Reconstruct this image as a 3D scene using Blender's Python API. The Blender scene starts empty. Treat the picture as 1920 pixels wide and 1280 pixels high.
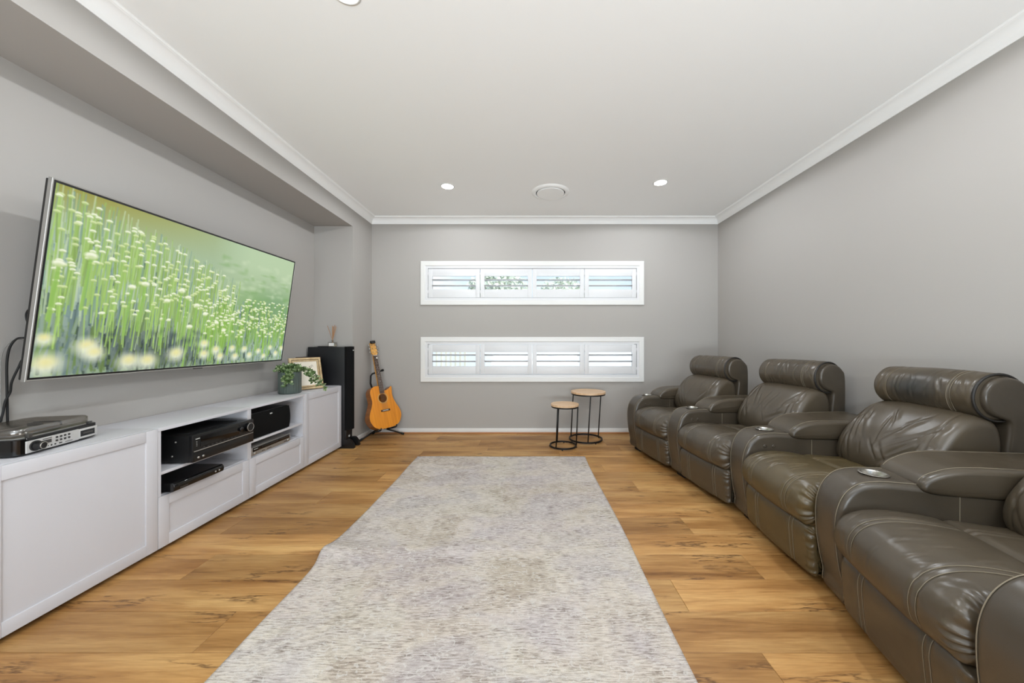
import bpy, bmesh, math, random
import numpy as np
from mathutils import Vector, Matrix, noise as mnoise

random.seed(7)
rng = np.random.default_rng(11)
scene = bpy.context.scene
COL = scene.collection
R = math.radians

# ------------------------------------------------------------------ camera, world, lights, exposure
ZC = 1.12                                   # eye height
cam_d = bpy.data.cameras.new('camera')
cam_d.sensor_width = 36.0
cam_d.lens = 650.0 / 1920.0 * 36.0
cam_d.shift_x = -28.0 / 1920.0
cam_d.clip_start = 0.02
cam = bpy.data.objects.new('camera', cam_d)
COL.objects.link(cam)
cam.location = (0, 0, ZC)
cam.rotation_euler = (R(90), 0, 0)
scene.camera = cam

vs = scene.view_settings
vs.view_transform = 'Standard'
vs.look = 'None'
vs.gamma = 1.0
vs.use_curve_mapping = False
vs.exposure = 0.06

world = bpy.data.worlds.new('sky')
scene.world = world
world.use_nodes = True
wn, wl = world.node_tree.nodes, world.node_tree.links
wn.clear()
w_out = wn.new('ShaderNodeOutputWorld')
w_bg = wn.new('ShaderNodeBackground')
w_tc = wn.new('ShaderNodeTexCoord')
w_sep = wn.new('ShaderNodeSeparateXYZ')
w_ramp = wn.new('ShaderNodeValToRGB')
w_noise = wn.new('ShaderNodeTexNoise')
w_nr = wn.new('ShaderNodeValToRGB')
w_mix = wn.new('ShaderNodeMixRGB')
w_ramp.color_ramp.elements[0].position = 0.0
w_ramp.color_ramp.elements[0].color = (0.80, 0.90, 1.0, 1)
w_ramp.color_ramp.elements[1].position = 0.6
w_ramp.color_ramp.elements[1].color = (0.36, 0.60, 1.0, 1)
w_noise.inputs['Scale'].default_value = 3.0
w_noise.inputs['Detail'].default_value = 5.0
w_nr.color_ramp.elements[0].position = 0.5
w_nr.color_ramp.elements[1].position = 0.7
wl.new(w_tc.outputs['Generated'], w_sep.inputs[0])
wl.new(w_tc.outputs['Generated'], w_noise.inputs['Vector'])
wl.new(w_sep.outputs['Z'], w_ramp.inputs[0])
wl.new(w_noise.outputs['Fac'], w_nr.inputs[0])
wl.new(w_nr.outputs['Color'], w_mix.inputs['Fac'])
wl.new(w_ramp.outputs['Color'], w_mix.inputs['Color1'])
w_mix.inputs['Color2'].default_value = (1.0, 1.0, 1.0, 1)
wl.new(w_mix.outputs['Color'], w_bg.inputs['Color'])
w_bg.inputs['Strength'].default_value = 1.25
wl.new(w_bg.outputs[0], w_out.inputs[0])

sun_d = bpy.data.lights.new('sun', 'SUN')
sun_d.energy = 4.5
sun_d.angle = R(0.6)
sun = bpy.data.objects.new('sun', sun_d)
COL.objects.link(sun)
sun.rotation_euler = Vector((-0.62, 0.42, -0.75)).to_track_quat('-Z', 'Y').to_euler()

ROOM_Y0, ROOM_Y1 = -2.4, 4.24
XL_FACE, XL_REC, XR = -1.898, -2.316, 2.335
ZCEIL, ZSOF, NIB_Y = 2.632, 2.374, 3.773

fill_d = bpy.data.lights.new('daylight', 'AREA')       # unseen fill lamp added in the rear opening
fill_d.shape = 'RECTANGLE'
fill_d.size, fill_d.size_y = 2.9, 1.0
fill_d.energy = 285.0
fill_d.color = (0.83, 0.93, 1.0)
fill = bpy.data.objects.new('daylight', fill_d)
COL.objects.link(fill)
fill.location = (0.35, ROOM_Y0 - 0.02, 0.55)
fill.rotation_euler = (R(90 + 72), 0, 0)              # tilted up to brighten the ceiling

LAMP_W = 48.0                                          # each recessed ceiling lamp

# ------------------------------------------------------------------ helpers
def c(r, g, b):
    def f(v):
        v /= 255.0
        return v / 12.92 if v <= 0.04045 else ((v + 0.055) / 1.055) ** 2.4
    return (f(r), f(g), f(b), 1.0)

def tag(o, label=None, cat=None, group=None, kind=None):
    if label: o['label'] = label
    if cat: o['category'] = cat
    if group: o['group'] = group
    if kind: o['kind'] = kind
    return o

def mobj(name, verts, faces, mat=None, parent=None, smooth=False):
    me = bpy.data.meshes.new(name)
    me.from_pydata([tuple(map(float, v)) for v in verts], [], faces)
    me.update()
    if smooth:
        me.polygons.foreach_set('use_smooth', [True] * len(me.polygons))
    if mat: me.materials.append(mat)
    o = bpy.data.objects.new(name, me)
    COL.objects.link(o)
    if parent: o.parent = parent
    return o

def empty(name, loc=(0, 0, 0), rz=0.0, parent=None):
    o = bpy.data.objects.new(name, None)
    o.empty_display_size = 0.1
    COL.objects.link(o)
    o.location = loc
    o.rotation_euler = (0, 0, rz)
    if parent: o.parent = parent
    return o

def copy_tree(o, parent=None):
    cpy = o.copy()
    COL.objects.link(cpy)
    if parent: cpy.parent = parent
    for ch in list(o.children):
        copy_tree(ch, cpy)
    return cpy

class MB:
    """collects geometry for ONE mesh object"""
    def __init__(self): self.v, self.f = [], []
    def add(self, verts, faces):
        b = len(self.v)
        self.v += [tuple(p) for p in verts]
        self.f += [tuple(i + b for i in f) for f in faces]
        return self
    def box(self, lo, hi, bev=0.0, M=None):
        lo, hi = Vector(lo), Vector(hi)
        bm = bmesh.new()
        bmesh.ops.create_cube(bm, size=1.0)
        s, m = hi - lo, (hi + lo) / 2
        for v in bm.verts:
            v.co = Vector((v.co.x * s.x, v.co.y * s.y, v.co.z * s.z)) + m
        if bev > 0:
            bmesh.ops.bevel(bm, geom=bm.edges[:], offset=bev, segments=2, affect='EDGES', profile=0.6)
        if M is not None:
            bmesh.ops.transform(bm, matrix=M, verts=bm.verts)
        bm.verts.index_update()
        self.add([v.co[:] for v in bm.verts], [[v.index for v in f.verts] for f in bm.faces])
        bm.free()
        return self
    def tube(self, pts, r, seg=8, closed=False, caps=True):
        pts = [Vector(p) for p in pts]
        n = len(pts)
        rad = r if hasattr(r, '__len__') else [r] * n
        vs_, fs = [], []
        up = None
        for i, p in enumerate(pts):
            if closed:
                t = pts[(i + 1) % n] - pts[i - 1]
            else:
                t = pts[min(i + 1, n - 1)] - pts[max(i - 1, 0)]
            t.normalize()
            if up is None:
                up = Vector((0, 0, 1)) if abs(t.z) < 0.9 else Vector((1, 0, 0))
            a = t.cross(up)
            if a.length < 1e-5: a = t.cross(Vector((0, 1, 0)))
            a.normalize()
            b = a.cross(t).normalized()
            up = b
            for k in range(seg):
                an = 2 * math.pi * k / seg
                vs_.append(p + a * (math.cos(an) * rad[i]) + b * (math.sin(an) * rad[i]))
        m = n if closed else n - 1
        for i in range(m):
            j = (i + 1) % n
            for k in range(seg):
                k2 = (k + 1) % seg
                fs.append((i * seg + k, i * seg + k2, j * seg + k2, j * seg + k))
        if caps and not closed:
            fs.append(tuple(range(seg - 1, -1, -1)))
            fs.append(tuple((n - 1) * seg + k for k in range(seg)))
        return self.add(vs_, fs)
    def lathe(self, prof, seg=32, center=(0, 0, 0), rmod=None, caps=True):
        vs_, fs = [], []
        cx, cy, cz = center
        for (r, z) in prof:
            for k in range(seg):
                a = 2 * math.pi * k / seg
                rr = r * (rmod(a) if rmod else 1.0)
                vs_.append((cx + rr * math.cos(a), cy + rr * math.sin(a), cz + z))
        for i in range(len(prof) - 1):
            for k in range(seg):
                k2 = (k + 1) % seg
                fs.append((i * seg + k, i * seg + k2, (i + 1) * seg + k2, (i + 1) * seg + k))
        if caps and prof[0][0] > 1e-6: fs.append(tuple(range(seg - 1, -1, -1)))
        if caps and prof[-1][0] > 1e-6: fs.append(tuple((len(prof) - 1) * seg + k for k in range(seg)))
        return self.add(vs_, fs)
    def build(self, name, mat=None, parent=None, smooth=False, M=None):
        v = self.v if M is None else [tuple(M @ Vector(p)) for p in self.v]
        o = mobj(name, v, self.f, mat, parent, smooth)
        return o

def auto_smooth(o, ang=35):
    bm = bmesh.new(); bm.from_mesh(o.data)
    bmesh.ops.recalc_face_normals(bm, faces=bm.faces)
    for f in bm.faces: f.smooth = True
    for e in bm.edges:
        if len(e.link_faces) == 2 and e.calc_face_angle(0) > R(ang): e.smooth = False
    bm.to_mesh(o.data); bm.free()
    return o

def box(name, lo, hi, mat, parent=None, bev=0.0):
    o = MB().box(lo, hi, bev).build(name, mat, parent)
    return auto_smooth(o) if bev else o

def smooth_curve(pts, n=60, closed=False):
    """Catmull-Rom resample of 2D/3D points"""
    P = np.array(pts, float)
    m = len(P)
    out = []
    segs = m if closed else m - 1
    per = max(2, n // segs)
    for i in range(segs):
        if closed:
            p0, p1, p2, p3 = P[(i - 1) % m], P[i], P[(i + 1) % m], P[(i + 2) % m]
        else:
            p0, p1, p2, p3 = P[max(i - 1, 0)], P[i], P[i + 1], P[min(i + 2, m - 1)]
        for k in range(per):
            t = k / per
            out.append(0.5 * ((2 * p1) + (-p0 + p2) * t + (2 * p0 - 5 * p1 + 4 * p2 - p3) * t * t + (-p0 + 3 * p1 - 3 * p2 + p3) * t ** 3))
    if not closed: out.append(P[-1])
    return np.array(out)

# ------------------------------------------------------------------ materials
def new_mat(name):
    m = bpy.data.materials.new(name)
    m.use_nodes = True
    nt = m.node_tree
    b = nt.nodes['Principled BSDF']
    return m, nt, b

def N(nt, typ, **kw):
    n = nt.nodes.new(typ)
    for k, v in kw.items():
        if k in n.inputs: n.inputs[k].default_value = v
        else: setattr(n, k, v)
    return n

def simple(name, col, rough=0.5, metal=0.0, bump=0.0, bscale=200.0, vary=0.0, vscale=4.0, spec=0.5, coat=0.0):
    m, nt, b = new_mat(name)
    b.inputs['Base Color'].default_value = col
    b.inputs['Roughness'].default_value = rough
    b.inputs['Metallic'].default_value = metal
    b.inputs['Specular IOR Level'].default_value = spec
    b.inputs['Coat Weight'].default_value = coat
    tc = N(nt, 'ShaderNodeTexCoord')
    if vary > 0:
        nz = N(nt, 'ShaderNodeTexNoise', Scale=vscale, Detail=4.0)
        nt.links.new(tc.outputs['Object'], nz.inputs['Vector'])
        mx = N(nt, 'ShaderNodeMixRGB')
        mx.inputs['Color1'].default_value = tuple(v * (1 - vary) for v in col[:3]) + (1,)
        mx.inputs['Color2'].default_value = tuple(min(1, v * (1 + vary)) for v in col[:3]) + (1,)
        nt.links.new(nz.outputs['Fac'], mx.inputs['Fac'])
        nt.links.new(mx.outputs[0], b.inputs['Base Color'])
    if bump > 0:
        nz2 = N(nt, 'ShaderNodeTexNoise', Scale=bscale, Detail=3.0)
        nt.links.new(tc.outputs['Object'], nz2.inputs['Vector'])
        bp = N(nt, 'ShaderNodeBump', Strength=bump, Distance=0.002)
        nt.links.new(nz2.outputs['Fac'], bp.inputs['Height'])
        nt.links.new(bp.outputs[0], b.inputs['Normal'])
    return m

def emissive(name, col, strength):
    m, nt, b = new_mat(name)
    b.inputs['Base Color'].default_value = col
    b.inputs['Emission Color'].default_value = col
    b.inputs['Emission Strength'].default_value = strength
    return m

def clear(name, tint, alpha_mix, rough=0.05):
    """thin see-through sheet: transparent + gloss"""
    m = bpy.data.materials.new(name); m.use_nodes = True
    nt = m.node_tree; nt.nodes.clear()
    o = N(nt, 'ShaderNodeOutputMaterial')
    t = N(nt, 'ShaderNodeBsdfTransparent'); t.inputs[0].default_value = tint
    g = N(nt, 'ShaderNodeBsdfGlossy'); g.inputs['Roughness'].default_value = rough
    mx = N(nt, 'ShaderNodeMixShader'); mx.inputs[0].default_value = alpha_mix
    nt.links.new(t.outputs[0], mx.inputs[1]); nt.links.new(g.outputs[0], mx.inputs[2])
    nt.links.new(mx.outputs[0], o.inputs[0])
    return m

M_wall = simple('wall_paint_grey', c(169, 165, 160), 0.75, bump=0.05, bscale=500, vary=0.015, vscale=1.5, spec=0.25)
M_ceil = simple('ceiling_paint_white', c(244, 244, 243), 0.85, bump=0.03, bscale=500, spec=0.2)
M_trim = simple('trim_gloss_white', c(222, 221, 218), 0.4, bump=0.02, bscale=200)
M_shut = simple('shutter_white', c(216, 216, 217), 0.38, bump=0.02, bscale=300)
M_cab = simple('cabinet_white_foil', c(200, 199, 203), 0.42, bump=0.03, bscale=600, vary=0.01)
M_black = simple('black_plastic', c(16, 16, 17), 0.38, bump=0.04, bscale=700)
M_blackgloss = simple('black_gloss', c(8, 8, 9), 0.12)
M_blackmetal = simple('black_powder_coat', c(20, 19, 19), 0.42, 0.3, bump=0.05, bscale=900)
M_vinyl = simple('speaker_black_vinyl', c(22, 23, 26), 0.45, bump=0.08, bscale=350)
M_grille = simple('speaker_grille_cloth', c(20, 20, 20), 0.9, bump=0.5, bscale=1200, spec=0.1)
M_silver = simple('brushed_silver', c(166, 164, 160), 0.48, 0.7, bump=0.05, bscale=400)
M_chrome = simple('polished_steel', c(186, 183, 176), 0.28, 1.0)
M_gunmetal = simple('gunmetal_bezel', c(92, 90, 88), 0.35, 0.7)
M_rubber = simple('black_rubber', c(14, 14, 14), 0.7)
M_glass = clear('window_glass', (0.97, 0.985, 0.98, 1), 0.06, 0.02)
M_lid = clear('smoked_acrylic', (0.80, 0.78, 0.75, 1), 0.17, 0.22)
M_darkwood = simple('dark_maroon_wood', c(54, 30, 28), 0.4, vary=0.2, vscale=30)
M_paper = simple('cream_paper', c(232, 224, 208), 0.8)
M_label = simple('label_white', c(225, 222, 218), 0.6)
M_reed = simple('rattan_reed', c(176, 132, 92), 0.7)
M_ink = simple('pale_print', c(190, 190, 186), 0.6)
M_inkdark = simple('dark_print', c(40, 38, 36), 0.6)
M_stitch = simple('leather_thread', c(128, 118, 100), 0.7)

def wood_floor():
    m, nt, b = new_mat('oak_plank')
    L = nt.links.new
    tc = N(nt, 'ShaderNodeTexCoord'); oi = N(nt, 'ShaderNodeObjectInfo')
    off = N(nt, 'ShaderNodeVectorMath', operation='MULTIPLY_ADD')
    comb = N(nt, 'ShaderNodeCombineXYZ')
    mul = N(nt, 'ShaderNodeMath', operation='MULTIPLY'); mul.inputs[1].default_value = 57.0
    L(oi.outputs['Random'], mul.inputs[0]); L(mul.outputs[0], comb.inputs[0]); L(mul.outputs[0], comb.inputs[2])
    off.inputs[1].default_value = (1, 1, 1)
    L(tc.outputs['Object'], off.inputs[0]); L(comb.outputs[0], off.inputs[2])
    def mapped(sx, sy):
        mp = N(nt, 'ShaderNodeMapping'); mp.inputs['Scale'].default_value = (sx, sy, 1.0)
        L(off.outputs[0], mp.inputs['Vector']); return mp
    # broad tone
    n1 = N(nt, 'ShaderNodeTexNoise', Scale=1.0, Detail=3.0); L(mapped(1.3, 7.0).outputs[0], n1.inputs['Vector'])
    # fine grain
    n2 = N(nt, 'ShaderNodeTexNoise', Scale=1.0, Detail=6.0, Roughness=0.65); L(mapped(9.0, 160.0).outputs[0], n2.inputs['Vector'])
    # cathedral grain
    n3 = N(nt, 'ShaderNodeTexNoise', Scale=1.0, Detail=4.0, Distortion=1.4); L(mapped(2.6, 34.0).outputs[0], n3.inputs['Vector'])
    # cracks and knots: thin iso line of a stretched noise, masked
    n4 = N(nt, 'ShaderNodeTexNoise', Scale=1.0, Detail=5.0, Roughness=0.6); L(mapped(1.6, 11.0).outputs[0], n4.inputs['Vector'])
    ab = N(nt, 'ShaderNodeMath', operation='SUBTRACT'); ab.inputs[1].default_value = 0.5; L(n4.outputs['Fac'], ab.inputs[0])
    ab2 = N(nt, 'ShaderNodeMath', operation='ABSOLUTE'); L(ab.outputs[0], ab2.inputs[0])
    cr = N(nt, 'ShaderNodeMapRange'); cr.inputs['From Min'].default_value = 0.0; cr.inputs['From Max'].default_value = 0.022
    cr.inputs['To Min'].default_value = 1.0; cr.inputs['To Max'].default_value = 0.0; L(ab2.outputs[0], cr.inputs['Value'])
    n5 = N(nt, 'ShaderNodeTexNoise', Scale=1.0, Detail=2.0); L(mapped(1.8, 6.0).outputs[0], n5.inputs['Vector'])
    mk = N(nt, 'ShaderNodeMapRange'); mk.inputs['From Min'].default_value = 0.50; mk.inputs['From Max'].default_value = 0.62; L(n5.outputs['Fac'], mk.inputs['Value'])
    crm = N(nt, 'ShaderNodeMath', operation='MULTIPLY'); L(cr.outputs[0], crm.inputs[0]); L(mk.outputs[0], crm.inputs[1])
    r1 = N(nt, 'ShaderNodeValToRGB')
    e = r1.color_ramp.elements
    e[0].position, e[0].color = 0.3, c(154, 108, 58)
    e[1].position, e[1].color = 0.7, c(206, 164, 106)
    em = r1.color_ramp.elements.new(0.5); em.color = c(188, 142, 86)
    L(n1.outputs['Fac'], r1.inputs[0])
    mx = N(nt, 'ShaderNodeMixRGB', blend_type='MULTIPLY'); mx.inputs['Fac'].default_value = 0.55
    r2 = N(nt, 'ShaderNodeValToRGB'); r2.color_ramp.elements[0].position = 0.3; r2.color_ramp.elements[0].color = (0.62, 0.56, 0.48, 1); r2.color_ramp.elements[1].position = 0.62; r2.color_ramp.elements[1].color = (1, 1, 1, 1)
    L(n2.outputs['Fac'], r2.inputs[0]); L(r1.outputs[0], mx.inputs['Color1']); L(r2.outputs[0], mx.inputs['Color2'])
    mx3 = N(nt, 'ShaderNodeMixRGB', blend_type='MULTIPLY'); mx3.inputs['Fac'].default_value = 0.5
    r3 = N(nt, 'ShaderNodeValToRGB'); r3.color_ramp.elements[0].position = 0.36; r3.color_ramp.elements[0].color = (0.66, 0.55, 0.42, 1); r3.color_ramp.elements[1].position = 0.56; r3.color_ramp.elements[1].color = (1, 1, 1, 1)
    L(n3.outputs['Fac'], r3.inputs[0]); L(mx.outputs[0], mx3.inputs['Color1']); L(r3.outputs[0], mx3.inputs['Color2'])
    n6 = N(nt, 'ShaderNodeTexNoise', Scale=1.0, Detail=4.0, Roughness=0.6, Distortion=0.8); L(mapped(1.1, 16.0).outputs[0], n6.inputs['Vector'])
    r6 = N(nt, 'ShaderNodeValToRGB'); r6.color_ramp.elements[0].position = 0.58; r6.color_ramp.elements[0].color = (1, 1, 1, 1); r6.color_ramp.elements[1].position = 0.74; r6.color_ramp.elements[1].color = (0.52, 0.42, 0.32, 1)
    L(n6.outputs['Fac'], r6.inputs[0])
    mx6 = N(nt, 'ShaderNodeMixRGB', blend_type='MULTIPLY'); mx6.inputs['Fac'].default_value = 0.85
    L(mx3.outputs[0], mx6.inputs['Color1']); L(r6.outputs[0], mx6.inputs['Color2'])
    # per plank tone
    mr = N(nt, 'ShaderNodeMapRange'); mr.inputs['To Min'].default_value = 0.80; mr.inputs['To Max'].default_value = 1.14; L(oi.outputs['Random'], mr.inputs['Value'])
    hs = N(nt, 'ShaderNodeHueSaturation'); L(mr.outputs[0], hs.inputs['Value']); L(mx6.outputs[0], hs.inputs['Color'])
    mc = N(nt, 'ShaderNodeMixRGB'); mc.inputs['Color2'].default_value = c(78, 48, 26)
    cf = N(nt, 'ShaderNodeMath', operation='MULTIPLY'); cf.inputs[1].default_value = 0.8; L(crm.outputs[0], cf.inputs[0])
    L(cf.outputs[0], mc.inputs['Fac']); L(hs.outputs[0], mc.inputs['Color1'])
    L(mc.outputs[0], b.inputs['Base Color'])
    b.inputs['Roughness'].default_value = 0.42
    b.inputs['Specular IOR Level'].default_value = 0.4
    bp = N(nt, 'ShaderNodeBump', Strength=0.12, Distance=0.001); L(n2.outputs['Fac'], bp.inputs['Height']); L(bp.outputs[0], b.inputs['Normal'])
    return m
M_floor = wood_floor()
M_under = simple('plank_joint_shadow_board', c(70, 46, 28), 0.9)  # dark brown underlay board below the planks

def leather(name, base, olive=0.0, patch=None):
    m, nt, b = new_mat(name)
    L = nt.links.new
    tc = N(nt, 'ShaderNodeTexCoord')
    n1 = N(nt, 'ShaderNodeTexNoise', Scale=5.0, Detail=4.0); L(tc.outputs['Object'], n1.inputs['Vector'])
    r1 = N(nt, 'ShaderNodeValToRGB')
    r1.color_ramp.elements[0].position = 0.3; r1.color_ramp.elements[0].color = tuple(v * 0.84 for v in base[:3]) + (1,)
    r1.color_ramp.elements[1].position = 0.72; r1.color_ramp.elements[1].color = tuple(v * 1.2 for v in base[:3]) + (1,)
    L(n1.outputs['Fac'], r1.inputs[0])
    colout = r1.outputs[0]
    if patch:
        (px, py, pz), (sx, sy, sz), pc = patch
        mp = N(nt, 'ShaderNodeMapping'); mp.vector_type = 'TEXTURE'
        mp.inputs['Location'].default_value = (px, py, pz); mp.inputs['Scale'].default_value = (sx, sy, sz)
        nd = N(nt, 'ShaderNodeTexNoise', Scale=14.0, Detail=4.0); L(tc.outputs['Object'], nd.inputs['Vector'])
        L(tc.outputs['Object'], mp.inputs['Vector'])
        ln = N(nt, 'ShaderNodeVectorMath', operation='LENGTH'); L(mp.outputs[0], ln.inputs[0])
        ad = N(nt, 'ShaderNodeMath', operation='MULTIPLY_ADD'); ad.inputs[1].default_value = 1.1; L(nd.outputs['Fac'], ad.inputs[0]); L(ln.outputs['Value'], ad.inputs[2])
        mr = N(nt, 'ShaderNodeMapRange'); mr.inputs['From Min'].default_value = 0.8; mr.inputs['From Max'].default_value = 1.75; mr.inputs['To Min'].default_value = 0.8; mr.inputs['To Max'].default_value = 0.0
        L(ad.outputs[0], mr.inputs['Value'])
        mx = N(nt, 'ShaderNodeMixRGB'); mx.inputs['Color2'].default_value = pc
        L(mr.outputs[0], mx.inputs['Fac']); L(colout, mx.inputs['Color1']); colout = mx.outputs[0]
    L(colout, b.inputs['Base Color'])
    n2 = N(nt, 'ShaderNodeTexNoise', Scale=9.0, Detail=5.0); L(tc.outputs['Object'], n2.inputs['Vector'])
    rr = N(nt, 'ShaderNodeMapRange'); rr.inputs['To Min'].default_value = 0.24; rr.inputs['To Max'].default_value = 0.40; L(n2.outputs['Fac'], rr.inputs['Value'])
    L(rr.outputs[0], b.inputs['Roughness'])
    b.inputs['Specular IOR Level'].default_value = 0.6
    vo = N(nt, 'ShaderNodeTexVoronoi', Scale=420.0); L(tc.outputs['Object'], vo.inputs['Vector'])
    b1 = N(nt, 'ShaderNodeBump', Strength=0.10, Distance=0.0006); L(vo.outputs['Distance'], b1.inputs['Height'])
    n3 = N(nt, 'ShaderNodeTexNoise', Scale=16.0, Detail=3.0, Distortion=0.8); L(tc.outputs['Object'], n3.inputs['Vector'])
    b2 = N(nt, 'ShaderNodeBump', Strength=0.12, Distance=0.004); L(n3.outputs['Fac'], b2.inputs['Height']); L(b1.outputs[0], b2.inputs['Normal'])
    L(b2.outputs[0], b.inputs['Normal'])
    return m
LEATHER = c(72, 63, 50)
M_lea = leather('taupe_leather', LEATHER)
M_lea_dark = leather('taupe_leather_sides', c(71, 63, 52))
M_lea_olive = leather('olive_worn_leather', c(80, 68, 44))
M_lea_patch = leather('headrest_leather_stained', c(74, 64, 49), patch=((0.72, 0.02, 0.88), (0.20, 0.14, 0.085), c(36, 39, 39)))

def rug_mat():
    m, nt, b = new_mat('faded_woven_rug')
    L = nt.links.new
    tc = N(nt, 'ShaderNodeTexCoord')
    def mp(sx, sy):
        q = N(nt, 'ShaderNodeMapping'); q.inputs['Scale'].default_value = (sx, sy, 1); L(tc.outputs['Object'], q.inputs['Vector']); return q.outputs[0]
    big = N(nt, 'ShaderNodeTexNoise', Scale=1.0, Detail=5.0, Roughness=0.6, Distortion=0.6); L(mp(2.2, 3.4), big.inputs['Vector'])
    r = N(nt, 'ShaderNodeValToRGB'); e = r.color_ramp.elements
    e[0].position, e[0].color = 0.28, c(190, 177, 160)
    e[1].position, e[1].color = 0.74, c(216, 209, 204)
    x = e.new(0.45); x.color = c(218, 207, 194)
    x = e.new(0.60); x.color = c(204, 194, 190)
    L(big.outputs['Fac'], r.inputs[0])
    # patchwork of faded rectangles
    br = N(nt, 'ShaderNodeTexVoronoi', Scale=1.0); br.distance = 'CHEBYCHEV'; L(mp(2.6, 3.2), br.inputs['Vector'])
    hs = N(nt, 'ShaderNodeMixRGB', blend_type='SOFT_LIGHT'); hs.inputs['Fac'].default_value = 0.42
    bw = N(nt, 'ShaderNodeHueSaturation', Saturation=0.07, Value=0.85); L(br.outputs['Color'], bw.inputs['Color'])
    L(r.outputs[0], hs.inputs['Color1']); L(bw.outputs[0], hs.inputs['Color2'])
    # weft streaks
    st = N(nt, 'ShaderNodeTexNoise', Scale=1.0, Detail=5.0, Roughness=0.7); L(mp(22.0, 170.0), st.inputs['Vector'])
    sr = N(nt, 'ShaderNodeValToRGB'); sr.color_ramp.elements[0].position = 0.36; sr.color_ramp.elements[0].color = (0.20, 0.16, 0.13, 1); sr.color_ramp.elements[1].position = 0.57; sr.color_ramp.elements[1].color = (1, 1, 1, 1)
    L(st.outputs['Fac'], sr.inputs[0])
    am = N(nt, 'ShaderNodeTexNoise', Scale=1.0, Detail=4.0, Roughness=0.7); L(mp(5.0, 14.0), am.inputs['Vector'])
    amr = N(nt, 'ShaderNodeMapRange'); amr.inputs['From Min'].default_value = 0.35; amr.inputs['From Max'].default_value = 0.68; amr.inputs['To Min'].default_value = 0.35; amr.inputs['To Max'].default_value = 1.0; L(am.outputs['Fac'], amr.inputs['Value'])
    m1 = N(nt, 'ShaderNodeMixRGB', blend_type='MULTIPLY'); L(amr.outputs[0], m1.inputs['Fac']); L(hs.outputs[0], m1.inputs['Color1']); L(sr.outputs[0], m1.inputs['Color2'])
    # pale squiggles of worn pattern
    sq = N(nt, 'ShaderNodeTexNoise', Scale=1.0, Detail=3.0, Distortion=1.8); L(mp(34.0, 44.0), sq.inputs['Vector'])
    sqr = N(nt, 'ShaderNodeValToRGB'); sqr.color_ramp.elements[0].position = 0.57; sqr.color_ramp.elements[0].color = (0, 0, 0, 1); sqr.color_ramp.elements[1].position = 0.63; sqr.color_ramp.elements[1].color = (0.6, 0.6, 0.6, 1)
    L(sq.outputs['Fac'], sqr.inputs[0])
    m2 = N(nt, 'ShaderNodeMixRGB'); m2.inputs['Color2'].default_value = c(218, 213, 207); L(sqr.outputs[0], m2.inputs['Fac']); L(m1.outputs[0], m2.inputs['Color1'])
    fn = N(nt, 'ShaderNodeTexNoise', Scale=1.0, Detail=2.0); L(mp(420.0, 420.0), fn.inputs['Vector'])
    fr = N(nt, 'ShaderNodeMapRange'); fr.inputs['To Min'].default_value = 0.52; fr.inputs['To Max'].default_value = 1.12; L(fn.outputs['Fac'], fr.inputs['Value'])
    m3 = N(nt, 'ShaderNodeHueSaturation'); L(fr.outputs[0], m3.inputs['Value']); L(m2.outputs[0], m3.inputs['Color'])
    L(m3.outputs[0], b.inputs['Base Color'])
    b.inputs['Roughness'].default_value = 0.95; b.inputs['Specular IOR Level'].default_value = 0.1
    bp = N(nt, 'ShaderNodeBump', Strength=0.35, Distance=0.002); L(st.outputs['Fac'], bp.inputs['Height']); L(bp.outputs[0], b.inputs['Normal'])
    return m
M_rug = rug_mat()

def grain_wood(name, c1, c2, sx, sy, sz, rough=0.45, coat=0.0):
    m, nt, b = new_mat(name)
    tc = N(nt, 'ShaderNodeTexCoord'); mp = N(nt, 'ShaderNodeMapping'); mp.inputs['Scale'].default_value = (sx, sy, sz)
    nz = N(nt, 'ShaderNodeTexNoise', Scale=1.0, Detail=5.0, Distortion=0.5)
    r = N(nt, 'ShaderNodeValToRGB'); r.color_ramp.elements[0].position = 0.35; r.color_ramp.elements[0].color = c1; r.color_ramp.elements[1].position = 0.68; r.color_ramp.elements[1].color = c2
    nt.links.new(tc.outputs['Object'], mp.inputs['Vector']); nt.links.new(mp.outputs[0], nz.inputs['Vector']); nt.links.new(nz.outputs['Fac'], r.inputs[0]); nt.links.new(r.outputs[0], b.inputs['Base Color'])
    b.inputs['Roughness'].default_value = rough; b.inputs['Coat Weight'].default_value = coat; b.inputs['Coat Roughness'].default_value = 0.08
    return m
M_tabletop = grain_wood('pale_oak_top', c(196, 160, 124), c(222, 190, 154), 8, 50, 8)
M_spruce = grain_wood('guitar_honey_top', c(206, 124, 22), c(226, 144, 34), 60, 4, 3, 0.3, 0.5)
M_gside = grain_wood('guitar_side_brown', c(134, 78, 26), c(164, 98, 36), 10, 10, 40, 0.3, 0.5)
M_ghead = grain_wood('guitar_maple_head', c(184, 128, 58), c(222, 168, 88), 50, 20, 20, 0.3, 0.3)
M_fret = grain_wood('rosewood_fretboard', c(58, 36, 24), c(88, 58, 38), 60, 10, 6, 0.5)
M_gold = grain_wood('antique_gold_moulding', c(176, 148, 106), c(206, 182, 140), 30, 30, 30, 0.4)

# ------------------------------------------------------------------ room shell
T = 0.15
def structure(o): o['kind'] = 'structure'; return o

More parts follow.
